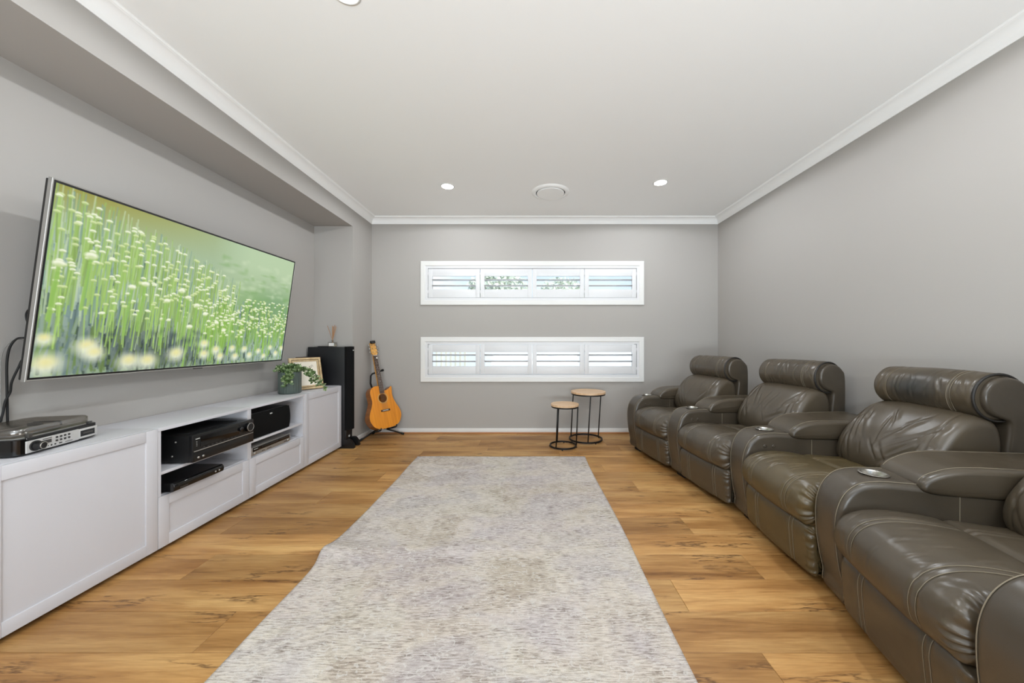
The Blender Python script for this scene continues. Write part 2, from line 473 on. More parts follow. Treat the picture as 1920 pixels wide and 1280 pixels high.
floor = structure(box('floor', (XL_REC - 0.2, ROOM_Y0 - 0.2, -0.12), (XR + 0.2, ROOM_Y1 + 0.2, -0.010), M_under))
PW, PL = 0.192, 1.38
def plank_mesh(lx, ly):
    g = 0.0006
    ch = 0.0012
    v = [(g, g, -0.0099), (lx - g, g, -0.0099), (lx - g, ly - g, -0.0099), (g, ly - g, -0.0099),
         (g, g, -ch), (lx - g, g, -ch), (lx - g, ly - g, -ch), (g, ly - g, -ch),
         (g + ch, g + ch, 0), (lx - g - ch, g + ch, 0), (lx - g - ch, ly - g - ch, 0), (g + ch, ly - g - ch, 0)]
    f = [(3, 2, 1, 0), (8, 9, 10, 11)]
    for a in (0, 4):
        for k in range(4):
            k2 = (k + 1) % 4
            f.append((a + k, a + k2, a + 4 + k2, a + 4 + k))
    me = bpy.data.meshes.new('plank')
    me.from_pydata(v, [], f); me.update(); me.materials.append(M_floor)
    return me
full_mesh = plank_mesh(PL, PW)
y = ROOM_Y0
row = 0
offs = [0.0, 0.52, 0.98, 0.27, 1.15, 0.70, 0.12, 0.85]
while y < ROOM_Y1 - 1e-4:
    y2 = min(y + PW, ROOM_Y1)
    xa = XL_REC if y2 <= NIB_Y + 0.05 else XL_FACE
    x = xa - offs[row % 8]
    while x < XR - 1e-4:
        a, b_ = max(x, xa), min(x + PL, XR)
        if b_ - a > 0.01:
            me = full_mesh if (abs(b_ - a - PL) < 1e-6 and abs(y2 - y - PW) < 1e-6) else plank_mesh(b_ - a, y2 - y)
            o = bpy.data.objects.new('plank', me); COL.objects.link(o); o.parent = floor
            o.location = (a, y, 0)
        x += PL
    y = y2; row += 1

ceil_o = structure(box('ceiling', (XL_REC - 0.2, ROOM_Y0 - 0.2, ZCEIL), (XR + 0.2, ROOM_Y1 + 0.2, ZCEIL + 0.12), M_ceil))

# back wall with two long window openings
WINS = [(-1.298, 1.428, 1.565, 2.100), (-1.298, 1.428, 0.627, 1.175)]     # outer architrave edges
ARCH = 0.058
HOLE = [(a + ARCH, b - ARCH, z0 + ARCH, z1 - ARCH) for a, b, z0, z1 in WINS]
hx0, hx1 = HOLE[0][0], HOLE[0][1]
wb = MB()
wb.box((XL_REC - 0.2, ROOM_Y1, -0.1), (hx0, ROOM_Y1 + T, ZCEIL + 0.05))
wb.box((hx1, ROOM_Y1, -0.1), (XR + 0.2, ROOM_Y1 + T, ZCEIL + 0.05))
wb.box((hx0, ROOM_Y1, -0.1), (hx1, ROOM_Y1 + T, HOLE[1][2]))
wb.box((hx0, ROOM_Y1, HOLE[1][3]), (hx1, ROOM_Y1 + T, HOLE[0][2]))
wb.box((hx0, ROOM_Y1, HOLE[0][3]), (hx1, ROOM_Y1 + T, ZCEIL + 0.05))
structure(wb.build('wall_back', M_wall))
structure(box('wall_right', (XR, ROOM_Y0 - 0.2, -0.1), (XR + T, ROOM_Y1, ZCEIL + 0.05), M_wall))
wl_ = structure(box('wall_left', (XL_REC - T, ROOM_Y0 - 0.2, -0.1), (XL_REC, ROOM_Y1, ZCEIL + 0.05), M_wall))
box('nib', (XL_REC, NIB_Y, -0.1), (XL_FACE, ROOM_Y1, ZCEIL), M_wall, wl_)
box('bulkhead', (XL_REC, ROOM_Y0, ZSOF), (XL_FACE, NIB_Y, ZCEIL), M_wall, wl_)
wr = MB()                                                # rear wall (behind the camera) with an opening added for the fill lamp
wr.box((XL_REC - 0.2, ROOM_Y0 - T, -0.1), (-1.15, ROOM_Y0, ZCEIL + 0.05))
wr.box((1.85, ROOM_Y0 - T, -0.1), (XR + 0.2, ROOM_Y0, ZCEIL + 0.05))
wr.box((-1.15, ROOM_Y0 - T, 2.35), (1.85, ROOM_Y0, ZCEIL + 0.05))
wr.box((-1.15, ROOM_Y0 - T, -0.1), (1.85, ROOM_Y0, 0.15))
structure(wr.build('wall_rear', M_wall))

# cornice: cove profile (distance out of the wall, drop below the ceiling)
prof = [(0, -0.078), (0.005, -0.078), (0.007, -0.070)]
for k in range(9):
    a = k / 8 * math.pi / 2
    prof.append((0.009 + 0.052 * (1 - math.cos(a)), -0.066 + 0.052 * math.sin(a)))
prof += [(0.064, -0.012), (0.070, -0.011), (0.074, -0.004), (0.074, 0.0), (0, 0.0)]
def cornice(name, p0, p1, inward, m0, m1):
    """p0->p1 wall line, inward = unit vector into room, m0/m1 = mitre slope at the ends (+1 shortens)"""
    p0, p1, n = Vector(p0 + (0,)), Vector(p1 + (0,)), Vector(inward + (0,))
    d = (p1 - p0).normalized()
    v, f = [], []
    for e, (p, s) in enumerate(((p0, m0), (p1, -m1))):
        for (o_, z_) in prof:
            q = p + n * o_ + d * (s * o_)
            v.append((q.x, q.y, ZCEIL + z_))
    k = len(prof)
    for i in range(k):
        j = (i + 1) % k
        f.append((i, j, k + j, k + i))
    f.append(tuple(range(k - 1, -1, -1))); f.append(tuple(range(k, 2 * k)))
    o = mobj(name, v, f, M_ceil)
    structure(auto_smooth(o, 25))
cornice('trim_1', (XL_FACE, ROOM_Y0), (XL_FACE, ROOM_Y1), (1, 0), 1, 1)
cornice('trim_2', (XL_FACE, ROOM_Y1), (XR, ROOM_Y1), (0, -1), 1, 1)
cornice('trim_3', (XR, ROOM_Y1), (XR, ROOM_Y0), (-1, 0), 1, 1)

# skirting boards with a timber scotia bead
def skirting(name, lo, hi, axis, inward):
    sk = structure(box(name, lo, hi, M_trim, bev=0.003))
    lo, hi = Vector(lo), Vector(hi)
    l2, h2 = lo.copy(), hi.copy()
    l2.z, h2.z = 0.0, 0.016
    if axis == 'x':
        if inward < 0: h2.y, l2.y = lo.y, lo.y - 0.014
    else:
        if inward > 0: l2.x, h2.x = hi.x, hi.x + 0.014
        else: h2.x, l2.x = lo.x, lo.x - 0.014
    box('floor_bead', l2, h2, M_tabletop if False else M_fl_bead, sk, bev=0.004)
M_fl_bead = simple('oak_bead', c(176, 120, 76), 0.5, vary=0.1, vscale=30)
skirting('baseboard_back', (XL_FACE, ROOM_Y1 - 0.013, 0), (XR - 0.013, ROOM_Y1, 0.062), 'x', -1)
skirting('baseboard_left', (XL_FACE, NIB_Y, 0), (XL_FACE + 0.013, ROOM_Y1 - 0.013, 0.062), 'y', 1)
skirting('baseboard_right', (XR - 0.013, ROOM_Y0, 0), (XR, ROOM_Y1, 0.062), 'y', -1)

# ------------------------------------------------------------------ shuttered windows
def ring_boxes(mb, x0, x1, z0, z1, w, ya, yb, bev=0.0):
    """picture-frame of four mitred bars (outer x0..x1, z0..z1, width w)"""
    O = [(x0, z0), (x1, z0), (x1, z1), (x0, z1)]
    I = [(x0 + w, z0 + w), (x1 - w, z0 + w), (x1 - w, z1 - w), (x0 + w, z1 - w)]
    g = bev
    Og = [(x0 + g, z0 + g), (x1 - g, z0 + g), (x1 - g, z1 - g), (x0 + g, z1 - g)]
    Ig = [(x0 + w - g, z0 + w - g), (x1 - w + g, z0 + w - g), (x1 - w + g, z1 - w + g), (x0 + w - g, z1 - w + g)]
    rings = [(O, yb), (O, ya + g), (Og, ya), (Ig, ya), (I, ya + g), (I, yb)]
    v = [(x, y_, z) for (P, y_) in rings for (x, z) in P]
    f = []
    nr = len(rings)
    for i in range(nr):
        j = (i + 1) % nr
        for k in range(4):
            k2 = (k + 1) % 4
            f.append((i * 4 + k, i * 4 + k2, j * 4 + k2, j * 4 + k))
    mb.add(v, f)
louvre_mesh = None
def louvre(length):
    pr = []
    for k in range(16):
        a = 2 * math.pi * k / 16
        pr.append((0.0435 * math.cos(a), 0.0058 * math.sin(a)))
    v = [(x, p[0], p[1]) for x in (0, length) for p in pr]
    f = [(k, (k + 1) % 16, 16 + (k + 1) % 16, 16 + k) for k in range(16)] + [tuple(range(15, -1, -1)), tuple(range(16, 32))]
    me = bpy.data.meshes.new('louvre'); me.from_pydata(v, [], f); me.update()
    me.polygons.foreach_set('use_smooth', [True] * 16 + [False] * 2)
    me.materials.append(M_shut)
    return me
for wi, (x0, x1, z0, z1) in enumerate(WINS):
    w = structure(empty('window_%d' % (wi + 1), (0, ROOM_Y1, z0)))
    def loc(m): return m
    mb = MB(); ring_boxes(mb, x0, x1, 0, z1 - z0, ARCH, -0.020, 0.0, 0.004)
    auto_smooth(mb.build('architrave', M_trim, w))
    mb = MB(); ring_boxes(mb, x0 + ARCH - 0.004, x1 - ARCH + 0.004, ARCH - 0.004, z1 - z0 - ARCH + 0.004, 0.034, -0.012, 0.10, 0.003)
    auto_smooth(mb.build('shutter_frame', M_shut, w))
    px0, px1 = x0 + ARCH + 0.031, x1 - ARCH - 0.031
    pz0, pz1 = ARCH + 0.031, z1 - z0 - ARCH - 0.031
    pw = (px1 - px0) / 4
    op0, op1 = (1.756, 1.920) if wi == 0 else (0.818, 0.990)
    op0 -= z0; op1 -= z0
    cs = (1.873 - z0, 1.803 - z0) if wi == 0 else (0.9545 - z0, 0.8766 - z0)
    lm = louvre(pw - 0.006 - 2 * 0.052)
    for k in range(4):
        a, b_ = px0 + k * pw + 0.003, px0 + (k + 1) * pw - 0.003
        p = MB()
        st = 0.052
        ya, yb = -0.006, 0.022
        p.box((a, ya, pz0 + 0.003), (a + st, yb, pz1 - 0.003), 0.002)
        p.box((b_ - st, ya, pz0 + 0.003), (b_, yb, pz1 - 0.003), 0.002)
        p.box((a + st, ya + 0.002, pz0 + 0.003), (b_ - st, yb, op0), 0.002)
        p.box((a + st, ya + 0.002, op1), (b_ - st, yb, pz1 - 0.003), 0.002)
        po = auto_smooth(p.build('shutter_panel', M_shut, w))
        for zz in cs:
            lo_ = bpy.data.objects.new('louvre', lm); COL.objects.link(lo_); lo_.parent = po
            lo_.location = (a + st, 0.010, zz)
            lo_.rotation_euler = (R(-3 if wi == 0 else -13), 0, 0)
        for hz in (pz0 + 0.07, pz1 - 0.07):
            xh = a - 0.003 if k < 2 else b_ + 0.003
            MB().tube([(xh, ya - 0.003, hz - 0.022), (xh, ya - 0.003, hz + 0.022)], 0.004, 8).build('hinge', M_shut, po, True)
    box('pane', (x0 + ARCH + 0.02, 0.104, ARCH + 0.02), (x1 - ARCH - 0.02, 0.110, z1 - z0 - ARCH - 0.02), M_glass, w)

# unseen frame added around the fill lamp opening behind the camera
w3 = structure(empty('window_3', (0.35, ROOM_Y0, 0.15)))
mb = MB(); ring_boxes(mb, -1.5, 1.5, 0, 2.2, 0.05, -0.16, 0.012, 0.003); mb.build('window_frame', M_trim, w3)

# ------------------------------------------------------------------ outside, seen through the louvres
M_render = simple('white_render', c(240, 240, 238), 0.8)
M_path = simple('pale_concrete', c(205, 202, 196), 0.9, vary=0.08)
M_picket = simple('cream_picket', c(236, 230, 206), 0.6)
M_leaf_out = simple('garden_leaf', c(206, 212, 190), 0.6, vary=0.25, vscale=3)
M_trunk = simple('tree_bark', c(120, 104, 88), 0.9)
gr = structure(box('ground', (-14, ROOM_Y1 + T, -0.30), (14, 30, -0.2), M_path))
gw = MB(); gw.box((-0.95, 7.2, -0.2), (6.5, 7.35, 1.42)); gw.box((-1.0, 7.17, 1.42), (6.5, 7.38, 1.47), 0.01)
tag(gw.build('garden_wall', M_render), 'white rendered garden wall outside the lower shuttered window', 'wall')
pf = tag(empty('picket_fence', (-1.9, 6.6, -0.2)), 'cream picket fence outside the left end of the lower window', 'fence')
pk = MB().box((-0.018, -0.01, 0), (0.018, 0.01, 1.25), 0.003).build('picket', M_picket, pf)
for k in range(17):
    q = pk if k == 0 else bpy.data.objects.new('picket', pk.data)
    if k: COL.objects.link(q); q.parent = pf
    q.location = (-0.72 + k * 0.09, 0, 0)
box('rail', (-0.78, 0.012, 0.30), (0.78, 0.045, 0.37), M_picket, pf)
box('rail', (-0.78, 0.012, 1.12), (0.78, 0.045, 1.19), M_picket, pf)
def tree(x, y_, h, r, seed, label):
    t = tag(empty('tree', (x, y_, -0.2)), label, 'tree', 'trees beyond the garden wall')
    MB().tube([(0, 0, 0), (0.05, 0, h * 0.35), (0, 0.05, h * 0.75)], [0.14, 0.11, 0.05], 8).build('trunk', M_trunk, t, True)
    rr = random.Random(seed)
    mb = MB()
    for k in range(1500):
        d = Vector((rr.gauss(0, 1), rr.gauss(0, 1), rr.gauss(0, 1))).normalized() * (r * rr.random() ** 0.4)
        p = Vector((0, 0, h * 0.75)) + Vector((d.x, d.y, d.z * 0.75))
        s = 0.10 + rr.random() * 0.10
        a = Vector((rr.gauss(0, 1), rr.gauss(0, 1), rr.gauss(0, 1))).normalized()
        b2 = a.orthogonal().normalized() * s * 0.5
        a = a * s
        mb.add([p - a, p + b2, p + a, p - b2], [(0, 1, 2, 3)])
    lf = mb.build('foliage', M_leaf_out, t); lf['kind'] = 'stuff'
tree(-1.25, 15.0, 4.6, 1.35, 1, 'taller leafy tree seen through the second upper shutter panel')
tree(1.9, 18.5, 5.0, 1.3, 2, 'leafy tree seen through the third upper shutter panel')

# ------------------------------------------------------------------ ceiling fittings
M_lens = emissive('lamp_diffuser', (1.0, 0.99, 0.97, 1), 14.0)
def downlight(x, y_, label, k=1.0):
    t = tag(empty('downlight', (x, y_, ZCEIL)), label, 'ceiling light', 'recessed ceiling downlights')
    MB().lathe([(0.068, 0.0), (0.068, -0.003), (0.064, -0.006), (0.058, -0.006), (0.055, -0.002), (0.055, 0.0)], 32, caps=False).build('trim_ring', M_trim, t, True)
    MB().lathe([(0.0, -0.012), (0.026, -0.011), (0.045, -0.007), (0.055, -0.0035), (0.055, -0.001), (0, -0.001)], 32).build('lens', M_lens, t)
    ld = bpy.data.lights.new('downlight_lamp', 'SPOT'); ld.shadow_soft_size = 0.036; ld.energy = LAMP_W * k; ld.spot_size = R(176); ld.spot_blend = 0.15
    ld.color = (0.91, 0.955, 1.0)
    lo_ = bpy.data.objects.new('downlight_lamp', ld); COL.objects.link(lo_); lo_.parent = t
    lo_.location = (0, 0, -0.016)
downlight(-0.774, 3.377, 'lit round downlight in the ceiling left of the air vent', 0.85)
downlight(1.27, 3.298, 'lit round downlight in the ceiling right of the air vent', 0.92)
downlight(-0.786, 1.49, 'lit downlight cut by the top edge of the picture', 0.9)
downlight(1.27, 1.44, 'lit downlight in the ceiling above the nearer recliners')
downlight(-0.786, -0.35, 'lit downlight in the ceiling behind the viewer on the left')  # out of view, added to light the room
downlight(1.27, -0.35, 'lit downlight in the ceiling behind the viewer on the right')  # second out-of-view lamp, also added for room light
vt = tag(empty('ceiling_vent', (0.238, 3.51, ZCEIL)), 'round white air conditioning vent in the ceiling between two downlights', 'air vent')
MB().lathe([(0.190, 0.0), (0.188, -0.006), (0.165, -0.016), (0.150, -0.017), (0.147, -0.012), (0.147, 0.0)], 48, caps=False).build('vent_ring', M_ceil, vt, True)
auto_smooth(MB().lathe([(0.0, -0.022), (0.134, -0.022), (0.138, -0.018), (0.138, -0.010), (0.0, -0.010)], 48).build('vent_disc', M_ceil, vt))
MB().lathe([(0.0, -0.003), (0.148, -0.003), (0.148, -0.001), (0.0, -0.001)], 48).build('duct_throat', M_rubber, vt)

# ------------------------------------------------------------------ rug
def build_rug():
    X0, X1, Y0, Y1 = -1.055, 0.562, 0.62, 3.355
    nx, ny = 130, 220
    top = np.zeros((ny + 1, nx + 1, 3))
    for j in range(ny + 1):
        for i in range(nx + 1):
            u, v = i / nx, j / ny
            x = X0 + (X1 - X0) * u
            yy = Y0 + (Y1 - Y0) * v
            d = yy - (1.86 + 0.05 * (u - 0.3))
            fold = math.exp(-(d / 0.055) ** 2) * (0.013 * max(0, 1 - u * 1.25) + 0.003)
            edge = 0.012 * math.sin(yy * 5.1 + 0.6) * 0.35 + 0.010 * math.sin(yy * 11 + 2) * 0.2
            x += (edge - 0.028 * math.exp(-(d / 0.10) ** 2)) * (1 - u) ** 2 + 0.006 * math.sin(yy * 3.7) * u ** 2
            yy += 0.004 * math.sin(x * 6.0) * (v ** 4)
            z = 0.009 + fold + 0.0008 * math.sin(yy * 9 + x * 4)
            top[j, i] = (x, yy, z)
    V = top.reshape(-1, 3).tolist()
    n1 = nx + 1
    F = [(j * n1 + i, j * n1 + i + 1, (j + 1) * n1 + i + 1, (j + 1) * n1 + i) for j in range(ny) for i in range(nx)]
    b = len(V)
    border = [i for i in range(n1)] + [j * n1 + nx for j in range(1, ny + 1)] + [ny * n1 + i for i in range(nx - 1, -1, -1)] + [j * n1 for j in range(ny - 1, 0, -1)]
    for k in border:
        V.append([V[k][0], V[k][1], max(0.001, V[k][2] - 0.0085)])
    m = len(border)
    for k in range(m):
        k2 = (k + 1) % m
        F.append((border[k2], border[k], b + k, b + k2))
    o = mobj('rug', V, F, M_rug, smooth=True)
    return tag(o, 'long faded cream and grey woven rug lying on the oak floor', 'rug')
build_rug()

# ------------------------------------------------------------------ low white cabinets
CX, CB, CZ0, CZ1 = -1.938, -2.312, 0.022, 0.663
UY = [1.222, 1.822, 2.422, 3.022, 3.622]
M_dark_in = M_cab
def shaker(name, y0, y1, z0, z1, parent, rail=0.055):
    """frame-and-panel front lying in the plane x = CX (front face)"""
    mb = MB()
    xf, xb = CX, CX - 0.018
    g = 0.0015
    y0 += g; y1 -= g; z0 += g; z1 -= g
    b = 0.0018
    mb.box((xb, y0, z0), (xf, y0 + rail, z1), b)
    mb.box((xb, y1 - rail, z0), (xf, y1, z1), b)
    mb.box((xb, y0 + rail, z0), (xf, y1 - rail, z0 + rail), b)
    mb.box((xb, y0 + rail, z1 - rail), (xf, y1 - rail, z1), b)
    o = auto_smooth(mb.build(name, M_cab, parent))
    box('panel', (xb + 0.003, y0 + rail - 0.004, z0 + rail - 0.004), (xf - 0.0065, y1 - rail + 0.004, z1 - rail + 0.004), M_cab, o)
    return o
labels = ['near white low cabinet with a large panelled door under the record player',
          'white low cabinet holding the amplifier above a panelled drawer',
          'white low cabinet holding the centre speaker above a panelled drawer',
          'far white low cabinet with a square panelled door beside the tower speaker']
for k in range(4):
    y0, y1 = UY[k], UY[k + 1]
    cab = tag(empty('media_cabinet', (0, 0, 0)), labels[k], 'cabinet', 'white media cabinets in a row along the wall')
    closed = k in (0, 3)
    xb = CX - 0.019                                     # carcass front
    mb = MB()
    t = 0.016
    if closed: xc = xb
    else: xc = CX - 0.002
    mb.box((CB, y0 + 0.0005, CZ0), (xc if closed else xc, y0 + t, CZ1 - 0.018))
    mb.box((CB, y1 - t, CZ0), (xc, y1 - 0.0005, CZ1 - 0.018))
    mb.box((CB, y0 + t, CZ0), (xb, y1 - t, CZ0 + 0.016))
    mb.box((CB, y0 + t, CZ0), (CB + 0.006, y1 - t, CZ1 - 0.018))
    if not closed:
        # carcass sides stop above the drawer front
        mb = MB()
        zd = 0.298
        for (a, b_) in ((y0 + 0.0005, y0 + t), (y1 - t, y1 - 0.0005)):
            mb.box((CB, a, CZ0), (xb, b_, CZ1 - 0.018))
            mb.box((xb, a, zd), (xc, b_, CZ1 - 0.018))
        mb.box((CB, y0 + t, CZ0), (xb, y1 - t, CZ0 + 0.016))
        mb.box((CB, y0 + t, CZ0), (CB + 0.006, y1 - t, CZ1 - 0.018))
        mb.box((CB, y0 + t, 0.285), (xb, y1 - t, 0.303))
    mb.build('carcass', M_cab, cab)
    box('top_panel', (CB, y0 + 0.0005, CZ1 - 0.018), (xb if closed else CX, y1 - 0.0005, CZ1), M_cab, cab, bev=0.0012)
    if closed:
        shaker('door', y0, y1, CZ0 + 0.002, CZ1 - 0.001, cab)
    else:
        shaker('drawer', y0, y1, CZ0 + 0.002, 0.298, cab)
        box('shelf', (CB + 0.01, y0 + t, 0.410 if k == 1 else 0.402), (CX - 0.008, y1 - t, 0.426 if k == 1 else 0.418), M_cab, cab, bev=0.001)
    for (fy, fx) in ((y0 + 0.05, CX - 0.06), (y1 - 0.05, CX - 0.06), (y0 + 0.05, CB + 0.05), (y1 - 0.05, CB + 0.05)):
        MB().lathe([(0.020, 0.0), (0.020, 0.012), (0.012, 0.014), (0.012, CZ0)], 16, (fx, fy, 0)).build('foot', M_rubber, cab, True)

# --- amplifier
def amp():
    x, ya, yb, z0, z1 = -1.882, 1.953, 2.387, 0.436, 0.588
    t = tag(empty('amplifier', (x, ya, 0.426)), 'large black audio amplifier jutting out of the upper cabinet shelf', 'amplifier')
    W, D, h0, h1 = yb - ya, 0.36, z0 - 0.426, z1 - 0.426
    box('case', (-D, 0.004, h0), (-0.022, W - 0.004, h1 - 0.003), M_black, t, bev=0.003)
    fa = box('front_panel', (-0.022, 0, h0), (0, W, h1), M_black, t, bev=0.003)
    box('display_window', (-0.001, 0.045, h0 + 0.078), (0.0018, W - 0.12, h1 - 0.014), M_blackgloss, t, bev=0.0006)
    box('silver_strip', (-0.001, 0.006, h0 + 0.058), (0.003, W - 0.006, h0 + 0.063), M_silver, t, bev=0.0008)
    box('flap', (-0.001, 0.006, h0 + 0.004), (0.0025, W - 0.05, h0 + 0.052), M_black, t, bev=0.001)
    Mx = Matrix.Rotation(R(90), 4, 'Y')
    kn = MB().lathe([(0.030, 0), (0.030, 0.016), (0.028, 0.018), (0, 0.018)], 32).build('volume_knob', M_blackgloss, t, True, Matrix.Translation((0, W - 0.048, h0 + 0.108)) @ Mx)
    auto_smooth(kn)
    rk = MB().tube([(0.019, W - 0.048 + 0.026 * math.cos(a), h0 + 0.108 + 0.026 * math.sin(a)) for a in np.linspace(0, 2 * math.pi, 28, endpoint=False)], 0.0016, 6, True).build('chrome_edge', M_silver, kn, True)
    MB().lathe([(0.014, 0), (0.014, 0.010), (0, 0.010)], 20).build('selector_knob', M_black, t, True, Matrix.Translation((0, W - 0.105, h0 + 0.108)) @ Mx)
    for yy in (0.028, 0.058):
        MB().lathe([(0.006, 0), (0.006, 0.006), (0, 0.006)], 14).build('jack_socket', M_silver, t, True, Matrix.Translation((0.002, yy, h0 + 0.022)) @ Mx)
    box('brand_mark', (-0.0005, 0.016, h1 - 0.026), (0.0008, 0.042, h1 - 0.021), M_ink, t)
    for k in range(4):
        box('panel_mark', (-0.0005, 0.020 + k * 0.0, h1 - 0.040 - k * 0.008), (0.0008, 0.026, h1 - 0.038 - k * 0.008), M_ink, t)
    for k in range(9):
        box('button', (0.0015, 0.06 + k * 0.027, h0 + 0.069), (0.003, 0.072 + k * 0.027, h0 + 0.073), M_gunmetal, t)
    for k in range(26):                                   # cooling slots on the lid
        box('vent_slat', (-0.30, 0.05 + k * 0.013, h1 - 0.003), (-0.07, 0.056 + k * 0.013, h1 + 0.0005), M_rubber, t)
    for zz in (0.035, 0.115):
        Mx2 = Matrix.Translation((-0.10 if zz > 0.05 else -0.12, 0.004, h0 + zz)) @ Matrix.Rotation(R(90), 4, 'X')
        MB().lathe([(0.005, 0), (0.005, 0.003), (0.0, 0.004)], 12).build('case_screw', M_silver, t, True, Mx2)
    for (fx, fy) in ((-0.06, 0.05), (-0.06, W - 0.05), (-D + 0.05, 0.05), (-D + 0.05, W - 0.05)):
        MB().lathe([(0.022, 0), (0.024, h0 + 0.001)], 18, (fx, fy, 0)).build('foot', M_rubber, t, True)
amp()
# --- slim black disc player under the amplifier
def disc_player():
    W, D = 0.305, 0.23
    t = tag(empty('disc_player', (-1.895, 1.862, 0.303)), 'slim black disc player with rounded front under the amplifier', 'disc player')
    pr = [(-D, 0.006), (-0.012, 0.006), (0.0, 0.012), (0.004, 0.030), (0.0, 0.046), (-0.010, 0.054), (-D, 0.054)]
    v = [(p[0], yy, p[1]) for yy in (0, W) for p in pr]
    k = len(pr)
    f = [(i, (i + 1) % k, k + (i + 1) % k, k + i) for i in range(k)] + [tuple(range(k - 1, -1, -1)), tuple(range(k, 2 * k))]
    o = mobj('case', v, f, M_blackgloss, t)
    bv = o.modifiers.new('bevel', 'BEVEL'); bv.width = 0.003; bv.segments = 2
    auto_smooth(o)
    box('tray_line', (0.001, 0.02, 0.0385), (0.0042, W - 0.02, 0.0400), M_gunmetal, t)
    box('brand_mark', (0.002, 0.030, 0.018), (0.0042, 0.075, 0.023), M_gunmetal, t)
    for yy in (W - 0.06, W - 0.035):
        MB().lathe([(0.005, 0), (0.005, 0.004), (0, 0.005)], 14).build('button', M_silver, t, True, Matrix.Translation((0.001, yy, 0.028)) @ Matrix.Rotation(R(90), 4, 'Y'))
    for (fx, fy) in ((-0.04, 0.03), (-0.04, W - 0.03), (-D + 0.03, 0.03), (-D + 0.03, W - 0.03)):
        MB().lathe([(0.012, 0), (0.012, 0.007)], 14, (fx, fy, 0)).build('foot', M_rubber, t, True)
disc_player()
# --- silver disc player
def silver_player():
    W, D = 0.405, 0.26
    t = tag(empty('disc_player', (-1.945, 2.445, 0.303)), 'silver and black disc player under the centre speaker', 'disc player')
    box('case', (-D, 0.003, 0.008), (-0.014, W - 0.003, 0.060), M_silver, t, bev=0.002)
    box('front_panel', (-0.014, 0, 0.006), (0.0, W, 0.062), M_silver, t, bev=0.002)
    box('display_window', (-0.001, 0.014, 0.032), (0.002, W - 0.014, 0.059), M_blackgloss, t, bev=0.0006)
    box('tray', (0.0015, 0.10, 0.040), (0.003, 0.26, 0.052), M_black, t, bev=0.0005)
    box('brand_mark', (0.001, 0.022, 0.046), (0.0024, 0.060, 0.050), M_ink, t)
    for yy in (0.03, W - 0.03):
        MB().lathe([(0.010, 0), (0.010, 0.006), (0, 0.007)], 18).build('button', M_chrome, t, True, Matrix.Translation((0, yy, 0.019)) @ Matrix.Rotation(R(90), 4, 'Y'))
    for yy in (0.10, 0.115, 0.15, 0.165, 0.18, 0.33, 0.345):
        box('key', (0, yy, 0.014), (0.002, yy + 0.010, 0.019), M_gunmetal, t)
    for (fx, fy) in ((-0.04, 0.04), (-0.04, W - 0.04), (-D + 0.03, 0.04), (-D + 0.03, W - 0.04)):
        MB().lathe([(0.015, 0), (0.015, 0.009)], 14, (fx, fy, 0)).build('foot', M_rubber, t, True)
silver_player()
# --- centre speaker
def centre_speaker():
    W, D, H = 0.41, 0.27, 0.182
    t = tag(empty('centre_speaker', (-1.955, 2.442, 0.418)), 'black centre loudspeaker lying on the upper cabinet shelf', 'loudspeaker')
    box('cabinet', (-D, 0, 0), (-0.018, W, H), M_vinyl, t, bev=0.004)
    g = MB()
    n = 14
    for k in range(n):
        a0, a1 = k / n, (k + 1) / n
        def bulge(a): return 0.010 * (1 - (2 * a - 1) ** 2)
        z0, z1 = 0.004 + a0 * (H - 0.008), 0.004 + a1 * (H - 0.008)
        g.add([(-0.018, 0.003, z0), (bulge(a0), 0.003, z0), (bulge(a1), 0.003, z1), (-0.018, 0.003, z1),
               (-0.018, W - 0.003, z0), (bulge(a0), W - 0.003, z0), (bulge(a1), W - 0.003, z1), (-0.018, W - 0.003, z1)],
              [(0, 1, 2, 3), (7, 6, 5, 4), (1, 5, 6, 2)] + ([(0, 4, 5, 1)] if k == 0 else []) + ([(3, 2, 6, 7)] if k == n - 1 else []))
    auto_smooth(g.build('grille', M_grille, t))
    box('brand_badge', (0.002, W * 0.46, H - 0.030), (0.0075, W * 0.46 + 0.022, H - 0.022), M_ink, t)
centre_speaker()

# ------------------------------------------------------------------ record player with smoked lid
def rounded_rect(w, d, r, n=6):
    out = []
    for (cx, cy, a0) in ((w / 2 - r, d / 2 - r, 0), (-w / 2 + r, d / 2 - r, 90), (-w / 2 + r, -d / 2 + r, 180), (w / 2 - r, -d / 2 + r, 270)):
        for k in range(n + 1):
            a = R(a0 + 90 * k / n)
            out.append((cx + r * math.cos(a), cy + r * math.sin(a)))
    return out
def prism(pts, z0, z1, bev=0.0):
    mb = MB(); n = len(pts)
    if bev:
        cx = sum(p[0] for p in pts) / n; cy = sum(p[1] for p in pts) / n
        def ins(p):
            d = Vector((p[0] - cx, p[1] - cy)); L_ = d.length
            d = d * ((L_ - bev) / L_); return (cx + d.x, cy + d.y)
        rings = [([ins(p) for p in pts], z0), (pts, z0 + bev), (pts, z1 - bev), ([ins(p) for p in pts], z1)]
    else: rings = [(pts, z0), (pts, z1)]
    v = [(p[0], p[1], z) for P, z in rings for p in P]
    f = []
    for i in range(len(rings) - 1):
        for k in range(n):
            k2 = (k + 1) % n
            f.append((i * n + k, i * n + k2, (i + 1) * n + k2, (i + 1) * n + k))
    f.append(tuple(range(n - 1, -1, -1))); f.append(tuple((len(rings) - 1) * n + k for k in range(n)))
    return mb.add(v, f)
